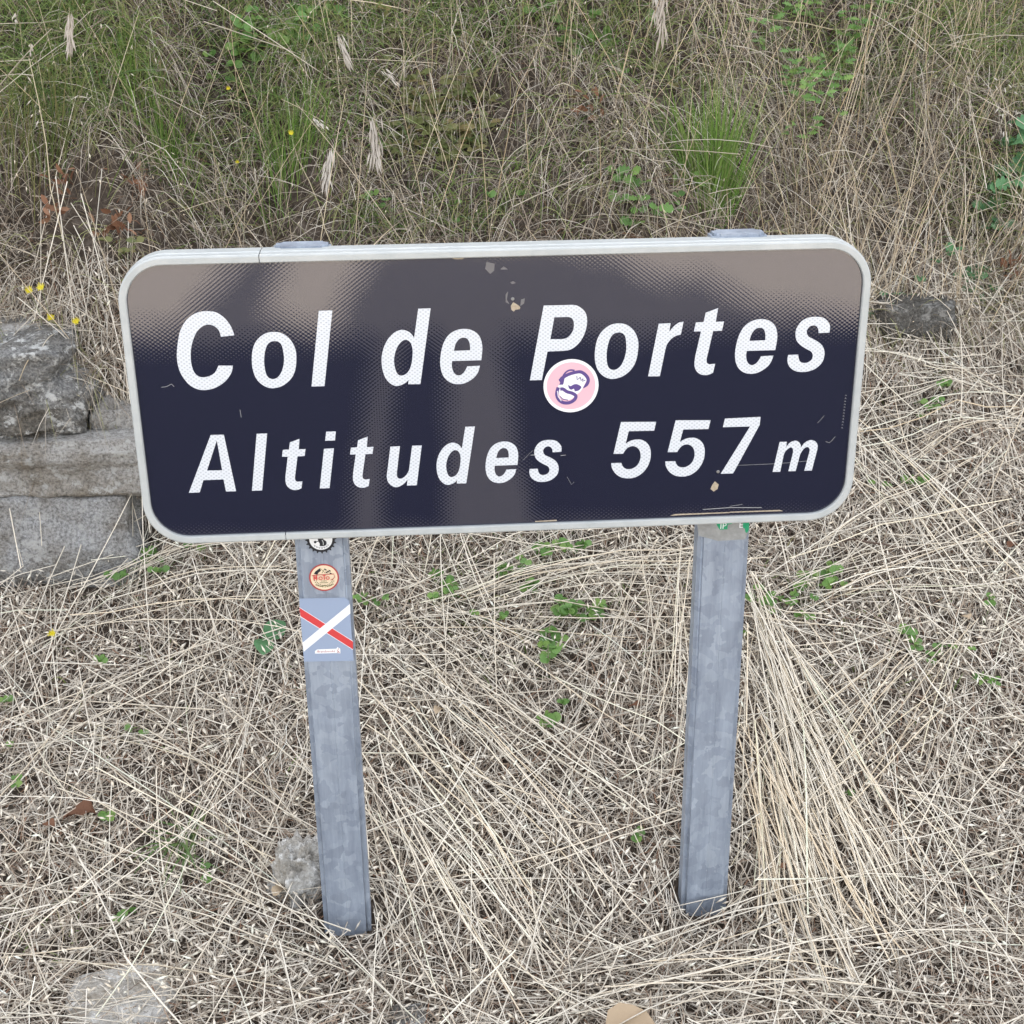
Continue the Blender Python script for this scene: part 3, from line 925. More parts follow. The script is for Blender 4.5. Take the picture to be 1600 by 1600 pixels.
def lenses(P, D, L, W, Cc):
    """slim pointed grains: base P, direction D"""
    n = len(P)
    D = D / (np.linalg.norm(D, axis=1, keepdims=True) + 1e-9)
    A = np.cross(D, np.array([.2, -.4, .9])); A /= np.linalg.norm(A, axis=1, keepdims=True) + 1e-9
    B = np.cross(D, A)
    m = P + D * (L * .42)[:, None]
    w = (W / 2)[:, None]
    V = np.stack([P, m + A * w, m + B * w * .7, m - A * w, m - B * w * .7, P + D * L[:, None]], 1).reshape(-1, 3)
    i = np.arange(n) * 6
    Tt = np.concatenate([np.stack([i, i + a, i + b], 1) for a, b in ((1, 2), (2, 3), (3, 4), (4, 1))] +
                        [np.stack([i + 5, i + b, i + a], 1) for a, b in ((1, 2), (2, 3), (3, 4), (4, 1))])
    return V, Tt, np.repeat(Cc, 6, 0)

class Heap:
    def __init__(s): s.V = []; s.Q = []; s.T = []; s.C = []; s.n = 0
    def add(s, V, F, C, tri=False):
        (s.T if tri else s.Q).append(F + s.n); s.V.append(V); s.C.append(C); s.n += len(V)
    def build(s, name, m):
        V = np.concatenate(s.V)
        Q = np.concatenate(s.Q) if s.Q else np.zeros((0, 4), int)
        return bulk(name, V, Q, np.concatenate(s.C), m, False, np.concatenate(s.T) if s.T else None)

POSTS = [(-.2937, PY0 + PD / 2), (.3650, PY0 + PD / 2)]
def clear_of_posts(P):
    """False for a stalk that would run through a post"""
    n, k, _ = P.shape
    t = np.linspace(0, k - 1.001, 30)
    i = t.astype(int); f = (t - i)[None, :, None]
    Qp = P[:, i] * (1 - f) + P[:, i + 1] * f
    ok = np.ones(n, bool)
    for cx, cy in POSTS:
        ins = (np.abs(Qp[:, :, 0] - cx) < PW / 2 + .002) & (np.abs(Qp[:, :, 1] - cy) < PD / 2 + .002)
        ok &= ~ins.any(1)
    return ok

def keep_off(x, y):
    """stone wall face and stones keep clear of deep straw"""
    k = ~((x < -.80) & (y > .86) & (y < 1.04))
    for cx, cy, r in ((-.965 + .0, -.16, 0.0),):
        pass
    return k

SLAB = at(190, 1575); PST = at(476, 1392)
def mow(n, L0, L1, K, x0=-2.1, x1=2.7, y0=-.95, y1=1.75, spread=.9, h0=.002, h1=.03, bend=.25, kink=0., tilt=.03, chord=False):
    x = RNG.uniform(x0, x1, n); y = RNG.uniform(y0, y1, n)
    lim = 1.25 + .4 * ss(.5, 1.1, x)
    k = (y < lim) & keep_off(x, y)
    x, y = x[k], y[k]; n = len(x)
    th = 1.2 * np.sin(2.1 * x + 1.3 * y + .6) + 1.1 * np.sin(3.3 * y - 1.7 * x) + RNG.normal(0, spread, n)
    L = RNG.uniform(L0, L1, n)
    t = np.linspace(-.5, .5, K)
    cv = RNG.normal(0, bend, n)
    ang = th[:, None] + cv[:, None] * t[None, :] * 2
    if kink:
        kk = RNG.random(n) < kink
        ang = ang + (kk * RNG.choice([-1, 1], n) * RNG.uniform(.4, 1.3, n))[:, None] * (t[None, :] > RNG.uniform(-.2, .25, n)[:, None])
    st = (L / (K - 1))[:, None]
    dx = np.cumsum(np.cos(ang) * st, 1); dy = np.cumsum(np.sin(ang) * st, 1)
    X = x[:, None] + dx - dx.mean(1, keepdims=True); Y = y[:, None] + dy - dy.mean(1, keepdims=True)
    Z = G(X, Y)
    if chord:
        a, b = Z[:, :1], Z[:, -1:]
        ch = a + (b - a) * np.linspace(0, 1, K)[None, :]
        lift = np.maximum((Z - ch).max(1, keepdims=True), 0)
        Z = np.maximum(ch + lift * .5, Z)
    h = RNG.uniform(h0, h1, n)[:, None]
    tl = RNG.normal(0, tilt, n)[:, None] * t[None, :] * 2
    Z = Z + np.maximum(h + tl, h0)
    P = np.stack([X, Y, Z], 2)
    P = P[clear_of_posts(P)]
    return P

def tint(n, base, var=.12, warm=.05):
    b = RNG.normal(1, var, (n, 1)); w = np.abs(RNG.normal(0, warm, (n, 1)))
    return np.clip(np.array(base)[None] * b * np.concatenate([1 + w, 1 + 0 * w, 1 - w * 1.3], 1), .01, .85)

def mixtint(n, bases, p, var=.14):
    i = RNG.choice(len(bases), n, p=p)
    return np.clip(np.array(bases)[i] * RNG.normal(1, var, (n, 1)), .01, .85)

hay = Heap()
P = mow(125000, .015, .055, 3, spread=2.0, h0=.001, h1=.02, bend=.6, tilt=.012)
hay.add(*ribbons(P, RNG.uniform(.0009, .0026, len(P)), mixtint(len(P), [(.16, .12, .095), (.34, .28, .22), (.56, .49, .405), (.27, .16, .105)], [.2, .33, .38, .09])))
P = mow(52000, .04, .15, 4, spread=2.0, h0=.004, h1=.034, bend=.5, kink=.12, tilt=.02)
hay.add(*ribbons(P, RNG.uniform(.0008, .0019, len(P)), mixtint(len(P), [(.56, .495, .41), (.43, .355, .275), (.3, .225, .165), (.65, .595, .51)], [.38, .24, .12, .26])))
P = mow(3500, .18, .55, 6, spread=2.4, h0=.012, h1=.05, bend=.1, kink=.16, tilt=.03, chord=True)
hay.add(*tubes(P, RNG.uniform(.0016, .0032, len(P)), tint(len(P), (.74, .68, .58), .1, .03)))

def swath(n, a, b, wa, wb, L0, L1, col, w0=.002, w1=.0033, fan=.08):
    """stalks lying combed from point a towards point b of the picture's ground"""
    A, B = at(*a)[:2], at(*b)[:2]
    d = (B - A) / np.linalg.norm(B - A); s_ = np.array([-d[1], d[0]])
    L = RNG.uniform(L0, L1, n)
    u = RNG.normal(0, 1, n)
    t0 = RNG.uniform(-.1, .75, n)
    D = np.linalg.norm(B - A)
    base = A + d * (t0 * max(D - .2, .05))[:, None] + s_ * (u * (wa + (wb - wa) * t0))[:, None]
    ang = RNG.normal(0, fan * 1.9, n) + u * fan * 1.2
    dirs = d * np.cos(ang)[:, None] + s_ * np.sin(ang)[:, None]
    tt = np.linspace(0, 1, 6)
    XY = base[:, None] + dirs[:, None] * (tt[None, :] * L[:, None])[..., None] + s_ * (RNG.normal(0, .02, n)[:, None] * (tt * tt)[None])[..., None]
    Z = G(XY[..., 0], XY[..., 1]) + RNG.uniform(.015, .06, n)[:, None] + .015 * np.sin(tt * np.pi)[None]
    Pp = np.concatenate([XY, Z[..., None]], 2)
    Pp = Pp[clear_of_posts(Pp)]
    hay.add(*tubes(Pp, RNG.uniform(w0, w1, len(Pp)), tint(len(Pp), col, .1, .05)))
STR = (.75, .685, .575)
swath(120, (1178, 960), (1400, 1540), .02, .10, .25, .5, STR)
swath(60, (1175, 1150), (1330, 1540), .03, .09, .2, .4, (.72, .63, .5))
swath(60, (600, 1040), (960, 1430), .10, .13, .25, .5, STR)
swath(28, (590, 1180), (800, 1560), .06, .1, .25, .45, STR)
swath(26, (600, 985), (1070, 905), .02, .03, .35, .6, STR)
swath(18, (1180, 960), (1480, 880), .03, .06, .3, .6, STR)
swath(22, (1500, 1000), (1250, 1270), .03, .07, .25, .5, STR)
swath(25, (560, 1500), (150, 1330), .08, .12, .3, .6, STR)
swath(25, (900, 1560), (1400, 1480), .08, .1, .3, .6, STR)
swath(18, (1060, 880), (1000, 1250), .03, .08, .3, .5, STR)
swath(16, (100, 960), (420, 860), .06, .06, .3, .5, STR)
swath(20, (1300, 640), (1560, 900), .06, .08, .3, .6, STR)
swath(14, (1580, 660), (1350, 720), .05, .06, .25, .5, STR)
tag(hay.build('dry_straw', M['straw']), 'mown dry straw and stalks lying tangled over the ground', 'straw', None, 'stuff')

# oat spikelets strewn over the straw
sp = Heap()
n = 17000
P0 = mow(n, .02, .03, 2, spread=2.5, h0=.03, h1=.058, tilt=.008)
d = P0[:, 1] - P0[:, 0]
sp.add(*lenses(P0[:, 0], d, RNG.uniform(.015, .028, len(P0)), RNG.uniform(.0034, .006, len(P0)), tint(len(P0), (.73, .67, .575), .12, .03)), tri=True)
for (px, py, k, r) in ((700, 1010, 90, .12), (620, 1060, 90, .1), (1330, 1170, 160, .12), (1290, 1120, 80, .08), (1540, 920, 140, .1), (1480, 1000, 60, .1), (430, 1490, 40, .1), (300, 1540, 30, .1), (1040, 890, 60, .08), (760, 1330, 50, .15), (600, 1380, 40, .06)):
    c = at(px, py)
    x = c[0] + RNG.normal(0, r, k); y = c[1] + RNG.normal(0, r * .8, k)
    z = G(x, y) + RNG.uniform(.02, .05, k)
    D = RNG.normal(size=(k, 3)) * np.array([1, 1, .25])
    sp.add(*lenses(np.stack([x, y, z], 1), D, RNG.uniform(.016, .026, k), RNG.uniform(.004, .006, k), tint(k, (.78, .72, .61), .06, .03)), tri=True)
tag(sp.build('oat_husks', M['straw']), 'pale pointed oat husks strewn over the straw', 'husks', None, 'stuff')

# ------------------------------------------------------------------ bank: hanging and standing dry grass, litter, green grass
def bank_xy(n, x0=-2.1, x1=2.7):
    x = RNG.uniform(x0, x1, n)
    lo = 1.10 + .33 * ss(.5, 1.1, x) - .05 * ss(-.6, -.85, x)
    y = lo + RNG.random(n) * (2.5 - lo)
    k = RNG.random(n) < np.clip(.62 + .75 * wob(x * 1.15 + 3, y * 1.1), .16, 1)
    return x[k], y[k]

def arch(x, y, L, K, up, out, side, droop):
    """blade from the slope: leaves it, arches over and hangs"""
    n = len(x)
    t = np.linspace(0, 1, K)
    d0 = np.stack([side, -out, up], 1)
    d0 /= np.linalg.norm(d0, axis=1, keepdims=True)
    root = np.stack([x, y, G(x, y) - .005], 1)
    P = root[:, None] + d0[:, None] * (t[None, :] * L[:, None])[..., None]
    P[:, :, 2] -= (droop * L)[:, None] * (t ** 2)[None]
    gz_ = G(P[:, :, 0], P[:, :, 1]) + .004
    P[:, 1:, 2] = np.maximum(P[:, 1:, 2], gz_[:, 1:])
    return P
TP = [1, .95, .8, .55, .12]
bank = Heap()
x, y = bank_xy(80000)
n = len(x)
P = arch(x, y, RNG.uniform(.02, .07, n), 3, RNG.normal(0, 1, n), RNG.uniform(.0, 1, n), RNG.normal(0, 1.3, n), RNG.uniform(0, .6, n))
bank.add(*ribbons(P, RNG.uniform(.0011, .003, n), mixtint(n, [(.06, .045, .035), (.15, .115, .085), (.33, .27, .21), (.17, .095, .06)], [.34, .34, .2, .12]), nrm=RNG.normal(size=(n, 1, 3)) * .7 + np.array([0, -1, .5])))
x, y = bank_xy(72000)
n = len(x)
P = arch(x, y, RNG.uniform(.08, .26, n), 5, RNG.normal(.55, .35, n), RNG.uniform(.15, .9, n), RNG.normal(0, .55, n), RNG.uniform(.3, 1.3, n))
bank.add(*ribbons(P, RNG.uniform(.0009, .0023, n), mixtint(n, [(.42, .365, .295), (.28, .225, .17), (.58, .52, .435), (.2, .16, .105), (.3, .3, .135)], [.3, .28, .16, .14, .12]), nrm=RNG.normal(size=(n, 1, 3)) * .6 + np.array([0, -1, .5]), taper=TP))
# long pale stalks, upright mostly on the side beyond the right post
x, y = bank_xy(4200)
k = RNG.random(len(x)) < (.35 + .65 * ss(.5, 1.0, x))
x, y = x[k], y[k]; n = len(x)
P = arch(x, y, RNG.uniform(.2, .55, n), 6, RNG.normal(1, .1, n), RNG.uniform(-.05, .5, n), RNG.normal(0, .3, n), RNG.uniform(0, .18, n))
bank.add(*tubes(P, RNG.uniform(.0012, .0024, n), tint(n, (.62, .53, .4), .16, .06), taper=[1, 1, .95, .85, .7, .45]))
x, y = bank_xy(700)
n = len(x)
P = arch(x, y, RNG.uniform(.2, .5, n), 6, RNG.normal(.2, .4, n), RNG.uniform(.3, .9, n), RNG.normal(0, .9, n), RNG.uniform(0, .3, n))
bank.add(*tubes(P, RNG.uniform(.0014, .0026, n), tint(n, (.64, .58, .48), .14, .04)))
x, y = bank_xy(5200)
n = len(x)
p0 = np.stack([x, y - RNG.uniform(.01, .14, n), G(x, y) + RNG.uniform(.0, .16, n)], 1)
bank.add(*lenses(p0, RNG.normal(size=(n, 3)) * .6 + np.array([0, -.2, -.8]), RNG.uniform(.008, .018, n), RNG.uniform(.0018, .0036, n), tint(n, (.62, .56, .46), .16, .05)), tri=True)
tag(bank.build('dry_bank_grass', M['straw']), 'dense dry grass hanging and standing all over the steep bank', 'dry grass', None, 'stuff')

green = Heap()
GC = [(.13, .2, .05), (.19, .26, .075), (.26, .3, .11), (.31, .29, .13), (.09, .16, .045)]
for (px, py, rx, ry, k, L0, L1) in ((60, 110, .13, .12, 900, .08, .2), (160, 70, .16, .14, 1500, .08, .22), (230, 140, .07, .08, 700, .08, .18), (100, 170, .14, .06, 600, .08, .18),
                                 (20, 20, .2, .1, 900, .08, .2), (300, 30, .15, .1, 500, .1, .24), (440, 190, .06, .09, 500, .1, .22), (480, 110, .12, .12, 800, .1, .3),
                                 (620, 40, .2, .1, 700, .1, .3), (780, 60, .2, .1, 600, .1, .25), (960, 60, .15, .12, 600, .1, .26), (1480, 60, .2, .13, 800, .12, .3),
                                 (1580, 130, .15, .13, 800, .12, .28), (1560, 300, .1, .1, 500, .1, .22), (740, 350, .12, .05, 420, .06, .16), (580, 350, .08, .04, 250, .06, .15),
                                 (1300, 110, .15, .15, 500, .1, .22), (850, 230, .3, .15, 700, .08, .2), (-150, 150, .2, .2, 1500, .1, .26), (1780, 150, .2, .2, 1500, .1, .26)):
    c = at(px, py)
    k = int(k * .55)
    x = c[0] + RNG.normal(0, rx, k); y = c[1] + RNG.normal(0, ry * .42, k)
    y = np.maximum(y, 1.12)
    P = arch(x, y, RNG.uniform(L0, L1, k), 5, RNG.normal(.9, .3, k), RNG.uniform(.1, .8, k), RNG.normal(0, .5, k), RNG.uniform(.2, 1.0, k))
    green.add(*ribbons(P, RNG.uniform(.0013, .003, k), mixtint(k, GC, [.25, .3, .2, .1, .15], .15), nrm=RNG.normal(size=(k, 1, 3)) * .5 + np.array([0, -1, .4]), taper=[1, 1, .85, .6, .1]))
# sparse green in the straw behind the posts
for (px, py, r, k) in ((760, 900, .12, 140), (880, 960, .1, 130), (700, 950, .08, 70), (1250, 950, .09, 60), (1440, 600, .1, 60), (1400, 1000, .1, 50), (260, 890, .08, 60), (60, 1470, .05, 40), (150, 1150, .15, 40), (480, 1120, .1, 30)):
    c = at(px, py)
    x = c[0] + RNG.normal(0, r, k); y = c[1] + RNG.normal(0, r, k)
    P = arch(x, y, RNG.uniform(.03, .09, k), 5, RNG.normal(.9, .2, k), RNG.normal(0, .5, k), RNG.normal(0, .6, k), RNG.uniform(.2, .8, k))
    P = P[clear_of_posts(P)]; k = len(P)
    green.add(*ribbons(P, RNG.uniform(.002, .0035, k), mixtint(k, GC, [.2, .3, .25, .15, .1], .15), taper=[1, 1, .85, .6, .1]))
tag(green.build('green_grass', M['blade']), 'green and yellowing grass growing among the dry grass on the bank', 'grass', None, 'stuff')

# ------------------------------------------------------------------ leaves
def leaf_mesh(name, prof, L=1.0, fold=.25, curl=.2, wave=0.0):
    """blade with midrib: prof = list of (t, half width)"""
    v, f = [], []
    for i, (t, w) in enumerate(prof):
        z = -curl * t * t
        wv = wave * math.sin(i * 2.1)
        v += [(-w, t * L, z + fold * w + wv), (0, t * L, z), (w, t * L, z + fold * w - wv)]
    for i in range(len(prof) - 1):
        a = i * 3
        f += [[a, a + 1, a + 4, a + 3], [a + 1, a + 2, a + 5, a + 4]]
    me = mesh_from(name, v, f)
    me.polygons.foreach_set('use_smooth', [True] * len(f))
    return me
OVAL = [(0, .02), (.12, .2), (.35, .36), (.6, .36), (.82, .24), (1, .03)]
ROUND = [(0, .03), (.1, .25), (.3, .44), (.55, .5), (.8, .38), (.95, .18), (1, .04)]
LOBED = [(0, .02), (.1, .06), (.2, .26), (.3, .3), (.38, .18), (.5, .4), (.6, .42), (.68, .24), (.8, .34), (.9, .24), (1, .05)]
SCALLOP = [(0, .03), (.12, .14), (.2, .12), (.32, .22), (.4, .18), (.55, .24), (.63, .19), (.78, .19), (.86, .12), (1, .02)]
LANCE = [(0, .03), (.2, .09), (.5, .11), (.8, .07), (1, .01)]
CUT = [(0, .01), (.15, .03), (.3, .2), (.36, .05), (.5, .3), (.57, .07), (.72, .26), (.8, .08), (1, .04)]
LM = {'oval': (OVAL, .2, .15, 0), 'round': (ROUND, .18, .15, 0), 'lobed': (LOBED, .15, .2, .02), 'scallop': (SCALLOP, .3, .25, .02),
      'lance': (LANCE, .35, .35, 0), 'cut': (CUT, .2, .2, .01)}
_lc = {}
def leaf_data(shape, m):
    k = (shape, m)
    if k not in _lc:
        p, fo, cu, wa = LM[shape]
        me = leaf_mesh('leaf', p, 1.0, fo, cu, wa)
        me.materials.append(M[m])
        _lc[k] = me
    return _lc[k]

def stem_mesh(name, chains, r):
    h = Heap()
    for c in chains:
        P = np.array([c], float)
        V, Q, C = tubes(P, np.array([r * 2]), np.zeros((1, 3)), 5, np.linspace(1, .6, P.shape[1]))
        h.add(V, Q, C)
    return mesh_from(name, np.concatenate(h.V), np.concatenate(h.Q).tolist())

def leaf_at(parent, shape, m, pos, direction, size, roll=0.):
    d = Vector(direction).normalized()
    up = Vector((random.gauss(0, .3), -.75 + random.gauss(0, .25), .65))
    x = d.cross(up)
    if x.length < 1e-3: x = Vector((1, 0, 0))
    x.normalize(); z = x.cross(d)
    Rm_ = Matrix((x, d, z)).transposed().to_4x4()
    mw = Matrix.Translation(pos) @ Rm_ @ Matrix.Rotation(roll, 4, 'Y') @ Matrix.Scale(size, 4)
    return obj('leaf', leaf_data(shape, m), None, parent, False, mw)

NUM = {1: 'one', 2: 'two', 3: 'three', 4: 'four', 5: 'five', 6: 'six', 7: 'seven', 8: 'eight', 9: 'nine', 12: 'a dozen'}
def bulkword(s_): return 'largest-leaved' if s_ >= .034 else 'large-leaved' if s_ >= .028 else 'fairly large' if s_ >= .02 else 'medium' if s_ >= .018 else 'smallish' if s_ >= .016 else 'small' if s_ >= .014 else 'very small'

def weed(px, py, label, cat='plant', group=None, nst=3, h=.05, spread=.04, shape='round', m='leaf', size=.02, per=3, lean=None, name='weed', stem='stem'):
    """several stems from one root, each with leaves up to a crown of them"""
    b = at(px, py)
    root = Vector((b[0], b[1], float(G(b[0], b[1]))))
    t = thing(name, root, label, cat, group)
    if lean is None: lean = (0, -1.0) if b[1] > 1.1 else (0, -.25)
    chains = []
    for s_ in range(nst):
        a = random.uniform(0, 2 * math.pi)
        hh = h * random.uniform(.6, 1.15)
        sp_ = spread * random.uniform(.3, 1)
        tip = root + Vector((math.cos(a) * sp_ + lean[0] * hh, math.sin(a) * sp_ * .7 + lean[1] * hh, hh))
        if b[1] > 1.1 and shape != 'cut':      # on the steep bank the stems spread over the slope
            tip = root + Vector((math.cos(a) * sp_ * 1.1, -.35 * hh - abs(random.gauss(0, .012)), math.sin(a) * sp_ * 1.1 + .3 * hh))
            tip.y = min(tip.y, b[1] + (tip.z - root.z) / 1.35 - .02)
        tip.z = max(tip.z, float(G(tip.x, tip.y)) + .03)
        mid = (root + tip) / 2 + Vector((random.gauss(0, .1) * hh, 0, .12 * hh))
        chains.append([tuple(root - Vector((0, 0, .01))), tuple(mid), tuple(tip)])
        a0 = random.uniform(0, 6.28)
        for k in range(per):
            q = tip if k < 3 else mid.lerp(tip, random.uniform(-.4, .9))
            aa = a0 + k * 2.1 + random.gauss(0, .3)
            d = (math.cos(aa), math.sin(aa) * .8 - .15, random.uniform(-.05, .55))
            leaf_at(t, shape, m, q, d, size * random.uniform(.7, 1.25), random.gauss(0, .35))
    obj('stem', stem_mesh('stem', chains, max(.0006, size * .035)), M[stem], t)
    return t

GB = 'seedlings in the straw between the posts'
LB = 'small round-leaved green seedling in the straw between the two posts'
for (px, py, n_, s_) in ((690, 925, 3, .017), (725, 945, 2, .015), (680, 950, 3, .014), (850, 880, 4, .019), (885, 872, 3, .017), (845, 945, 2, .017), (880, 975, 5, .02),
                         (915, 985, 4, .019), (845, 1015, 3, .018), (860, 1040, 3, .02), (930, 975, 3, .017), (775, 915, 3, .013), (810, 905, 3, .015), (585, 955, 3, .012), (760, 990, 2, .012)):
    weed(px, py, f'{bulkword(s_)} green seedling of {NUM[n_]} stems in the straw between the two posts', group=GB, nst=n_, size=s_, h=.045, spread=.045, per=5)
weed(850, 1145, 'lone green seedling with two leaf pairs amid bare straw between the posts', nst=3, size=.021, h=.03, spread=.02)
weed(880, 1120, 'tiny green sprout beside the lone seedling between the posts', nst=2, size=.011, h=.02, spread=.02)
GR = 'clover beside the post with the green sticker'
for (px, py, n_, s_) in ((1180, 958, 5, .016), (1205, 965, 4, .015), (1270, 925, 5, .017), (1285, 905, 4, .016), (1255, 945, 4, .015), (1235, 985, 3, .012), (1300, 935, 3, .013), (1175, 1020, 2, .013)):
    weed(px, py, f'{bulkword(s_)} clover of {NUM[n_]} green stems beside the post with the torn green sticker', group=GR, nst=n_, size=s_, h=.035, spread=.045)
GS = 'seedlings on the mown slope beyond the right end of the sign'
for (px, py, n_, s_) in ((1420, 1010, 3, .018), (1440, 1030, 3, .016), (1455, 1045, 3, .014), (1500, 1030, 2, .012), (1455, 620, 3, .019), (1450, 645, 3, .017), (1425, 775, 4, .018), (1440, 660, 2, .013), (1560, 960, 2, .015), (1370, 780, 2, .012)):
    weed(px, py, f'{bulkword(s_)} green seedling of {NUM[n_]} stems on the straw slope beyond the sign', group=GS, nst=n_, size=s_, h=.035, spread=.035)
weed(1543, 1075, 'yellow-green rosette of small leaves on the straw slope', nst=4, size=.02, h=.02, spread=.02, shape='scallop')
GL = 'weeds at the foot of the stone wall'
for (px, py, n_, s_) in ((205, 905, 5, .019), (235, 890, 5, .018), (190, 925, 3, .016), (260, 905, 3, .014), (320, 880, 3, .013)):
    weed(px, py, f'{bulkword(s_)} leafy weed of {NUM[n_]} stems at the foot of the stone wall', group=GL, nst=n_, size=s_, h=.04, spread=.04)
weed(410, 1015, 'large grey-green oval leaf lying in straw beside the sticker post', nst=1, per=2, size=.055, h=.02, spread=.01, shape='oval', m='oak')
for (px, py) in ((12, 1118), (5, 1185), (215, 1160), (165, 1045), (200, 1455), (330, 1385), (160, 1290), (30, 1240), (1310, 1250), (1000, 1330)):
    weed(px, py, 'tiny green sprout poking through the straw', group='tiny sprouts in the straw', nst=2, size=.014, h=.022, spread=.02)

# bramble seedlings behind the top edge of the sign
GT = 'big-leaved seedlings behind the top of the sign'
for (px, py, n_, s_) in ((975, 300, 3, .034), (1005, 345, 3, .034), (950, 290, 2, .03), (970, 345, 3, .032), (1060, 325, 3, .018), (1080, 310, 3, .016), (790, 320, 2, .02), (580, 330, 2, .018), (585, 310, 2, .016), (715, 345, 2, .015)):
    weed(px, py, f'{bulkword(s_)} green plant of {NUM[n_]} stems just behind the top edge of the sign', group=GT, nst=n_, size=s_, h=.05, spread=.05, shape='lobed' if s_ > .025 else 'round')
GQ = 'bramble sprigs by the upper right corner of the sign'
for (px, py, n_, s_) in ((1375, 505, 3, .036), (1400, 480, 3, .03), (1495, 420, 4, .033), (1530, 425, 3, .03), (1515, 455, 3, .03), (1430, 455, 2, .022), (1555, 470, 2, .022), (1450, 390, 2, .02)):
    weed(px, py, f'{bulkword(s_)} lobed bramble sprig of {NUM[n_]} stems near the dark slope stone', group=GQ, nst=n_, size=s_, h=.05, spread=.05, shape='lobed', m='oak')

# oak sprig with large lobed leaves at the right of the bank
for (px, py, lab, n_, s_) in ((1585, 260, 'oak sapling with large bluish green lobed leaves on the bank', 6, .06), (1560, 330, 'smaller oak sprig below the sapling on the bank', 4, .045), (1640, 280, 'oak sapling half hidden by its neighbour at the bank edge', 6, .06)):
    weed(px, py, lab, 'sapling', None, nst=n_, size=s_, h=.09, spread=.075, shape='lobed', m='oak', per=4, name='oak_sapling', lean=(-.1, -.4))

# tall leafy herbs on the bank
GH = 'tall herbs with cut leaves on the bank'
for (px, py, n_, hh) in ((1240, 290, 3, .3), (1265, 250, 3, .28), (1225, 200, 3, .22), (1290, 170, 3, .2), (1215, 90, 3, .18), (1320, 110, 3, .16), (1250, 60, 3, .12), (1180, 120, 2, .15), (1350, 60, 3, .15)):
    weed(px, py, f'herb of {NUM[n_]} thin stems about {int(round(hh * 100))} cm tall with finely cut green leaves', group=GH, nst=n_, size=.032, h=hh, spread=.05, shape='cut', per=9, lean=(0, -.45), name='herb')
GG = 'soft leafy herbs above the sign'
for (px, py, n_, s_) in ((400, 90, 7, .024), (430, 60, 7, .024), (470, 45, 7, .026), (500, 30, 7, .026), (385, 60, 5, .02), (460, 85, 6, .02), (490, 75, 5, .02), (540, 20, 5, .02), (350, 100, 4, .018), (900, 90, 4, .022), (930, 60, 4, .022), (945, 100, 3, .02), (1010, 30, 4, .02), (860, 40, 4, .018)):
    weed(px, py, f'{bulkword(s_)} soft herb of {NUM[n_]} stems with fresh round leaves high on the bank', group=GG, nst=n_, size=s_, h=.07, spread=.06, shape='round', per=5, name='herb')

# olive plant with scalloped leaves
for (px, py, n_) in ((690, 230, 12), (640, 215, 9), (735, 215, 9), (700, 170, 9), (650, 165, 7), (740, 165, 6)):
    weed(px, py, f'low olive-brown plant of {NUM[n_]} stems with scalloped leaves hugging the bank', group='scalloped plants on the bank', nst=n_, size=.036, h=.06, spread=.06, shape='scallop', m='olive', per=6, name='germander_plant')
for (px, py, n_) in ((1045, 130, 7), (590, 60, 6), (1500, 230, 6), (200, 420, 5), (1100, 300, 4)):
    weed(px, py, f'patch of {NUM[n_]} drab olive leafy stems between dry tufts on the bank', group='drab leaf patches on the bank', nst=n_, size=.02, h=.04, spread=.07, shape='oval', m='olive', per=4)

# rosette of flat green blades in the straw left of the sticker post
b = at(290, 1330)
n = 26
aa = RNG.uniform(0, 2 * np.pi, n)
P = arch(b[0] + RNG.normal(0, .012, n), b[1] + RNG.normal(0, .012, n), RNG.uniform(.06, .15, n), 5, RNG.uniform(.25, .8, n), -np.sin(aa), np.cos(aa), RNG.uniform(.3, .8, n))
P[:, :, 2] += .02
V, Q, C = ribbons(P, RNG.uniform(.003, .0055, n), mixtint(n, [(.1, .17, .05), (.17, .22, .08)], [.6, .4]), taper=[1, 1.1, 1, .7, .1])
tag(bulk('grass_tuft', V, Q, C, M['blade']), 'flat green grass tuft spreading in straw near the whitish stone', 'grass tuft')

# upright green tuft on the bank
def tuft(px, py, n, L0, L1, r, label, lean=(0, 0), cols=None):
    b = at(px, py)
    x = b[0] + RNG.normal(0, r, n); y = b[1] + RNG.normal(0, r * .5, n)
    side = (x - b[0]) / r * .1 + RNG.normal(0, .13, n) + lean[0]
    y = y - .05
    P = arch(x, y, L0 + (L1 - L0) * RNG.random(n) ** 1.6, 5, np.full(n, 1.0), RNG.uniform(.0, .35, n) + lean[1], side, RNG.uniform(0, .3, n))
    V, Q, C = ribbons(P, RNG.uniform(.0014, .0027, n), mixtint(n, cols or [(.14, .26, .05), (.2, .31, .07), (.27, .32, .11)], [.5, .35, .15]), nrm=RNG.normal(size=(n, 1, 3)) * .4 + np.array([0, -1, .2]), taper=[1, 1, .9, .6, .1])
    tag(bulk('grass_tuft', V, Q, C, M['blade']), label, 'grass tuft')
tuft(1112, 268, 330, .14, .42, .02, 'tall bright green grass tuft standing upright on the bank')
tuft(1075, 215, 90, .14, .32, .03, 'thinner green grass tuft leaning beside the bright upright one', (-.3, .1))
tuft(455, 235, 130, .12, .26, .04, 'loose green grass tuft above the joint in the sign frame', (.05, .1))
tuft(238, 145, 150, .08, .2, .05, 'dense short green grass tuft high on the bank over the wall', (.1, .2))
tuft(60, 190, 170, .12, .26, .06, 'spreading yellowish green grass tuft above the stone wall', (.2, .2), [(.13, .17, .05), (.2, .2, .08), (.25, .21, .1)])

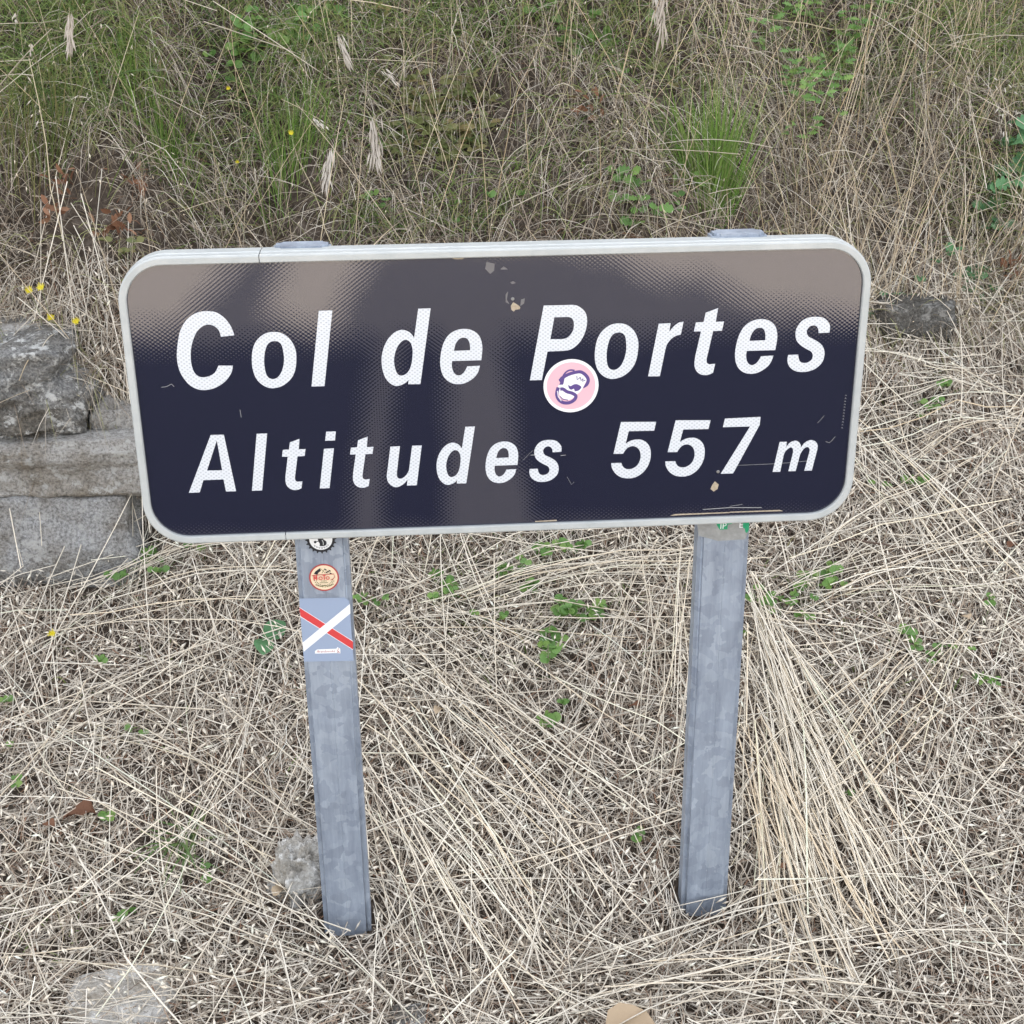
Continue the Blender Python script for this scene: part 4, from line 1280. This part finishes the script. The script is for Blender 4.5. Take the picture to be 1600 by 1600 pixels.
# ------------------------------------------------------------------ flowers, seed heads, dead leaves, twig
def flower(px, py, hpx, hpy, label, size=.016, group=None):
    size *= .72
    b = at(px, py)
    root = Vector((b[0], b[1], float(G(b[0], b[1]))))
    hx, hz = plane(hpx, hpy, b[1] - .05)
    head = Vector((hx, b[1] - .05, hz))
    t = thing('yellow_flower', root, label, 'flower', group)
    mid = root.lerp(head, .5) + Vector((random.gauss(0, .01), -.015, .01))
    obj('stem', stem_mesh('stem', [[tuple(root), tuple(mid), tuple(head)]], .0008), M['stem'], t)
    h = Heap(); k = 13
    for j in range(k):
        a = 2 * math.pi * j / k
        d = Vector((math.cos(a), math.sin(a) * .55 - .45, math.sin(a) * .75 + .45)).normalized() * size * random.uniform(.7, 1.1)
        P = np.array([[head, head + d * .5, head + d]], float)
        V, Q, C = ribbons(P, np.array([size * .17]), np.zeros((1, 3)), nrm=np.array([[[0, -1, .4]]]), taper=[.5, 1, .7])
        h.add(V, Q, C)
    obj('flower_head', mesh_from('flower_head', np.concatenate(h.V), np.concatenate(h.Q).tolist()), M['petal'], t)
FL = 'yellow ragged flower on a thin stem above the stone wall'
FG = 'yellow flowers above the wall'
for (a, b_, c, d_) in ((70, 530, 46, 455), (80, 520, 64, 450), (110, 540, 80, 497), (130, 560, 119, 503), (20, 600, 2, 576), (25, 560, -6, 500)):
    flower(a, b_, c, d_, FL, .017, FG)
flower(140, 660, 136, 630, 'tiny yellow bud among grass beside the wall stones', .008)
flower(470, 260, 455, 209, 'yellow flower on the bank above the frame joint', .013)
flower(360, 200, 357, 139, 'small yellow flower in the green grass high on the bank', .011)
flower(380, 300, 371, 254, 'faded yellow flower in grey dry grass on the bank', .01)
flower(95, 1000, 82, 990, 'yellow flower lying in the straw below the wall', .016)

def brome(tip_px, len_px, root_px, label, n=26, wide=.016, lean=0.):
    """dry stalk with a hanging bunch of long spikelets"""
    r = at(*root_px)
    root = Vector((r[0], r[1], float(G(r[0], r[1]))))
    Y = r[1] - .10
    tx, tz = plane(tip_px[0], tip_px[1], Y)
    top = Vector((tx, Y, tz))
    ex, ez = plane(tip_px[0] + len_px[0], tip_px[1] + len_px[1], Y)
    end = Vector((ex, Y - .01, ez))
    t = thing('brome_stalk', root, label, 'dry stalk')
    mid = root.lerp(top, .6) + Vector((0, .02, .03))
    obj('stem', stem_mesh('stem', [[tuple(root), tuple(mid), tuple(top), tuple(top.lerp(end, .12))]], .0008), M['drystem'], t)
    L = (end - top).length
    k = n
    tt = RNG.uniform(0, .75, k)
    base = np.array(top)[None] + (np.array(end) - np.array(top))[None] * tt[:, None] + RNG.normal(0, wide * .28, (k, 3)) * np.array([1, .6, .3])
    D = (np.array(end) - np.array(top))[None] / L + RNG.normal(0, .16, (k, 3))
    V, T_, C = lenses(base, D, RNG.uniform(.3, .45, k) * L, RNG.uniform(.0035, .006, k), np.zeros((k, 3)))
    obj('seed_head', mesh_from('seed_head', V, T_.tolist()), M['seed'], t)
brome((527, 50), (22, 62), (545, 150), 'pale drooping brome seed head, longest one above the frame joint')
brome((598, 108), (26, 28), (575, 190), 'short pale seed head bent over sideways on the bank', 14)
brome((584, 182), (4, 84), (605, 330), 'twin pale seed heads hanging beside the scalloped plants', 34, .026)
brome((515, 232), (-6, 68), (540, 300), 'pale seed head hanging low over the sign edge', 30)
brome((490, 182), (18, 18), (512, 250), 'white tipped bent seed head in green grass', 12)
brome((108, 12), (3, 75), (112, 160), 'straight pale seed head hanging over the green grass patch', 24, .012)
brome((1038, -10), (-6, 85), (1060, 130), 'pinkish pale seed head beside the upright green tuft', 30, .016)
brome((1022, -30), (5, 70), (1010, 80), 'pale seed head partly out of view above the green tuft', 24, .014)
brome((24, 20), (2, 16), (40, 120), 'small white oat spikelet high on the bank', 6, .006)
brome((48, 68), (3, 18), (80, 220), 'pair of slim pale spikelets on the bank', 8, .008)

def stalk(a, b, label, r=.0013, off=.07, husks=0):
    A = at(*a); A[1] -= .01; A[2] = float(G(A[0], A[1]))
    Y = min(at(*b)[1], A[1] + .25) - off
    bx, bz = plane(b[0], b[1], Y)
    B = np.array([bx, Y, bz])
    root = Vector(A)
    t = thing('dry_stalk', root, label, 'dry stalk')
    c = [tuple(A + (B - A) * k / 5 + np.array([0.006 * math.sin(k * 1.9 + a[0]), 0, .004 * math.sin(k * 2.3)]) * (0 < k < 5)) for k in range(6)]
    obj('stem', stem_mesh('stem', [c], r), M['drystem'], t)
    if husks:
        k = husks
        tt = RNG.uniform(.62, 1.0, k)
        base = A[None] + (B - A)[None] * tt[:, None] + RNG.normal(0, .012, (k, 3))
        V, T_, C = lenses(base, RNG.normal(0, .5, (k, 3)) + np.array([0, -.2, -.9]), RNG.uniform(.016, .024, k), RNG.uniform(.004, .006, k), np.zeros((k, 3)))
        obj('seed_head', mesh_from('seed_head', V, T_.tolist()), M['seed'], t)
stalk((1378, 45), (1172, 27), 'thick white stalk lying level across the cut-leaved herbs', .002, .1)
stalk((1392, 400), (1452, 130), 'straight pale stalk rising behind the upper corner of the sign')
stalk((1530, 395), (1605, 185), 'thick pale stalk crossing in front of the oak sapling', .0018)
stalk((1345, 330), (1275, 40), 'yellowish stalk rising through the cut-leaved herbs', .0014)
stalk((1455, 190), (1385, 20), 'pale stalk tilted back on the shaded part of the bank')
stalk((525, 392), (455, 212), 'straight pale stalk slanting above the frame joint', .0015)
stalk((108, 420), (45, 90), 'long pale stalk bending over the green grass above the wall', .0015, .1, 4)
stalk((430, 375), (405, 190), 'yellow-green stalk standing right above the post top', .0013)
stalk((1075, 368), (960, 170), 'pale stalk slanting beside the broad-leaved seedlings', .0014)
stalk((1255, 365), (1130, 200), 'pale stalk slanting away from the bright green tuft', .0014)
stalk((980, 365), (800, 120), 'thin pale stalk slanting across the middle of the bank', .0012)
stalk((1240, 360), (1262, 90), 'upright straw-yellow stalk among the cut-leaved herbs', .0015)
stalk((1590, 380), (1560, 120), 'oat stalk with white husks above the oak sapling', .0012, .1, 16)
stalk((1500, 330), (1580, 160), 'leaning oat stalk with white husks by the oak sapling', .0012, .1, 14)
stalk((1480, 560), (1560, 350), 'thick bleached stalk leaning over the dark slope stone', .0018, .05)
stalk((140, 760), (115, 560), 'thin long stalk hanging down over the wall stones', .0009, .06)

def dead_clump(px, py, r, n, label):
    b = at(px, py)
    c = Vector((b[0], b[1] - .02, float(G(b[0], b[1])) + .015))
    t = thing('dead_leaf_clump', c, label, 'dead leaves')
    for k in range(n):
        d = (random.gauss(0, 1), random.gauss(-.4, .6), random.gauss(.1, .8))
        o = leaf_at(t, 'scallop', 'deadleaf', c + Vector((random.gauss(0, r), random.gauss(-.01, .01), random.gauss(.01, r * .8))), d, random.uniform(.018, .034), random.uniform(-1.5, 1.5))
dead_clump(185, 365, .022, 26, 'curled rusty brown dead leaf clump on bare soil above the wall')
dead_clump(105, 300, .014, 14, 'small brown dead leaf clump left of the bare soil')
dead_clump(90, 350, .018, 10, 'thin scatter of brown dead leaves over the wall')
dead_clump(215, 300, .014, 10, 'faded brown dead leaves above the curled clump')
dead_clump(1575, 440, .03, 26, 'rusty dead fern leaves beside the bramble sprigs')
dead_clump(915, 180, .03, 14, 'brown dead leaves among dry grass behind the sign')

def fallen(px, py, size, m, label, rot=0., shape='oval', lift=.045):
    b = at(px, py)
    zc = float(G(b[0], b[1])) + lift
    prof, fo, cu, wa = LM[shape]
    me = leaf_mesh('fallen_leaf', [(t, w * (1 + .12 * math.sin(9 * t + size * 500))) for t, w in prof for _ in (0,)], 1, .7, .45, .1)
    me.materials.append(M[m])
    mw = Matrix.Translation((b[0], b[1], zc)) @ Matrix.Rotation(rot, 4, 'Z') @ Matrix.Rotation(.25, 4, 'X') @ Matrix.Scale(size, 4)
    tag(obj('fallen_leaf', me, None, None, False, mw), label, 'fallen leaf')
fallen(945, 1650, .085, 'paleleaf', 'large crumpled tan dead leaf in front of the posts', -1.6, 'oval', .055)
fallen(430, 1432, .036, 'paleleaf', 'tan oval dead leaf below the whitish stone', -.75)
fallen(155, 1308, .06, 'deadleaf', 'rusty red dead leaf left of the flat grass tuft', 1.5)
fallen(90, 1325, .03, 'deadleaf', 'small reddish dead leaf scrap by the rusty leaf', 1.0)
fallen(682, 1150, .03, 'paleleaf', 'pale beige dead leaf between the posts', -.5)
fallen(725, 965, .018, 'deadleaf', 'small orange-brown leaf scrap behind the posts', .4)
fallen(1000, 1135, .022, 'deadleaf', 'reddish brown leaf scrap left of the green sticker post', 1.2)
fallen(1570, 885, .035, 'deadleaf', 'pinkish brown dead leaf on the upper straw slope', -1.2)
fallen(1510, 998, .022, 'paleleaf', 'white bleached leaf scrap on the straw slope', .3, 'round')
fallen(1225, 1390, .02, 'deadleaf', 'dark red leaf scrap beside the combed straw', .8)
fallen(10, 1420, .03, 'deadleaf', 'brown leaf scrap in the straw far from the posts', 1.9)
fallen(1325, 510, .022, 'deadleaf', 'brown scrap of leaf under the dark slope stone', 1.0)

a, b = at(1310, 878), at(1490, 905)
pts = []
for i in range(9):
    q = a + (b - a) * i / 8
    pts.append((q[0], q[1] + .006 * math.sin(i * 1.3), float(G(q[0], q[1])) + .045 + .004 * math.sin(i * 2.2)))
tag(obj('twig', stem_mesh('twig', [pts, [pts[5], (pts[5][0] + .05, pts[5][1] + .02, pts[5][2] + .012)]], .0025), M['twig']), 'thin dark brown twig lying on the straw slope', 'twig')

# ------------------------------------------------------------------ made-up trees on the hill crest, there only to shade the road
def shadecaster(x, w, h, label):
    yc = 1.2 + float(crest(np.array(x))) / 1.35 - .2
    z0 = float(G(x, yc)) - .2
    t = thing('shade_cypress', (x, yc, z0), label, 'tree')
    obj('trunk', stem_mesh('trunk', [[(x, yc, z0), (x, yc, z0 + h * .5), (x, yc, z0 + h * .9)]], .09), M['twig'], t)
    n = 5000
    u = RNG.random(n)
    r = w / 2 * np.sin(np.pi * np.clip(u, .03, 1) ** .7) ** .6 * np.sqrt(RNG.random(n))
    a = RNG.uniform(0, 2 * np.pi, n)
    P0 = np.stack([x + r * np.cos(a), yc + r * np.sin(a), z0 + .3 + u * (h - .3)], 1)
    D = np.stack([np.cos(a) * .4, np.sin(a) * .4, np.ones(n)], 1) * RNG.uniform(.12, .25, n)[:, None]
    P = np.stack([P0, P0 + D * .5, P0 + D], 1)
    V, Q, C = ribbons(P, RNG.uniform(.06, .12, n), mixtint(n, [(.03, .06, .025), (.05, .08, .03)], [.5, .5]), nrm=RNG.normal(size=(n, 1, 3)), taper=[.6, 1, .2])
    o = bulk('crown', V, Q, C, M['blade'])
    o.parent = t
    o.matrix_parent_inverse = Matrix.Translation(-t.location)
shadecaster(-1.07, .36, 5.0, 'slim dark cypress tree added out of view to shade the road')
shadecaster(.05, .95, 5.5, 'broad dark cypress tree added out of view to shade the road')
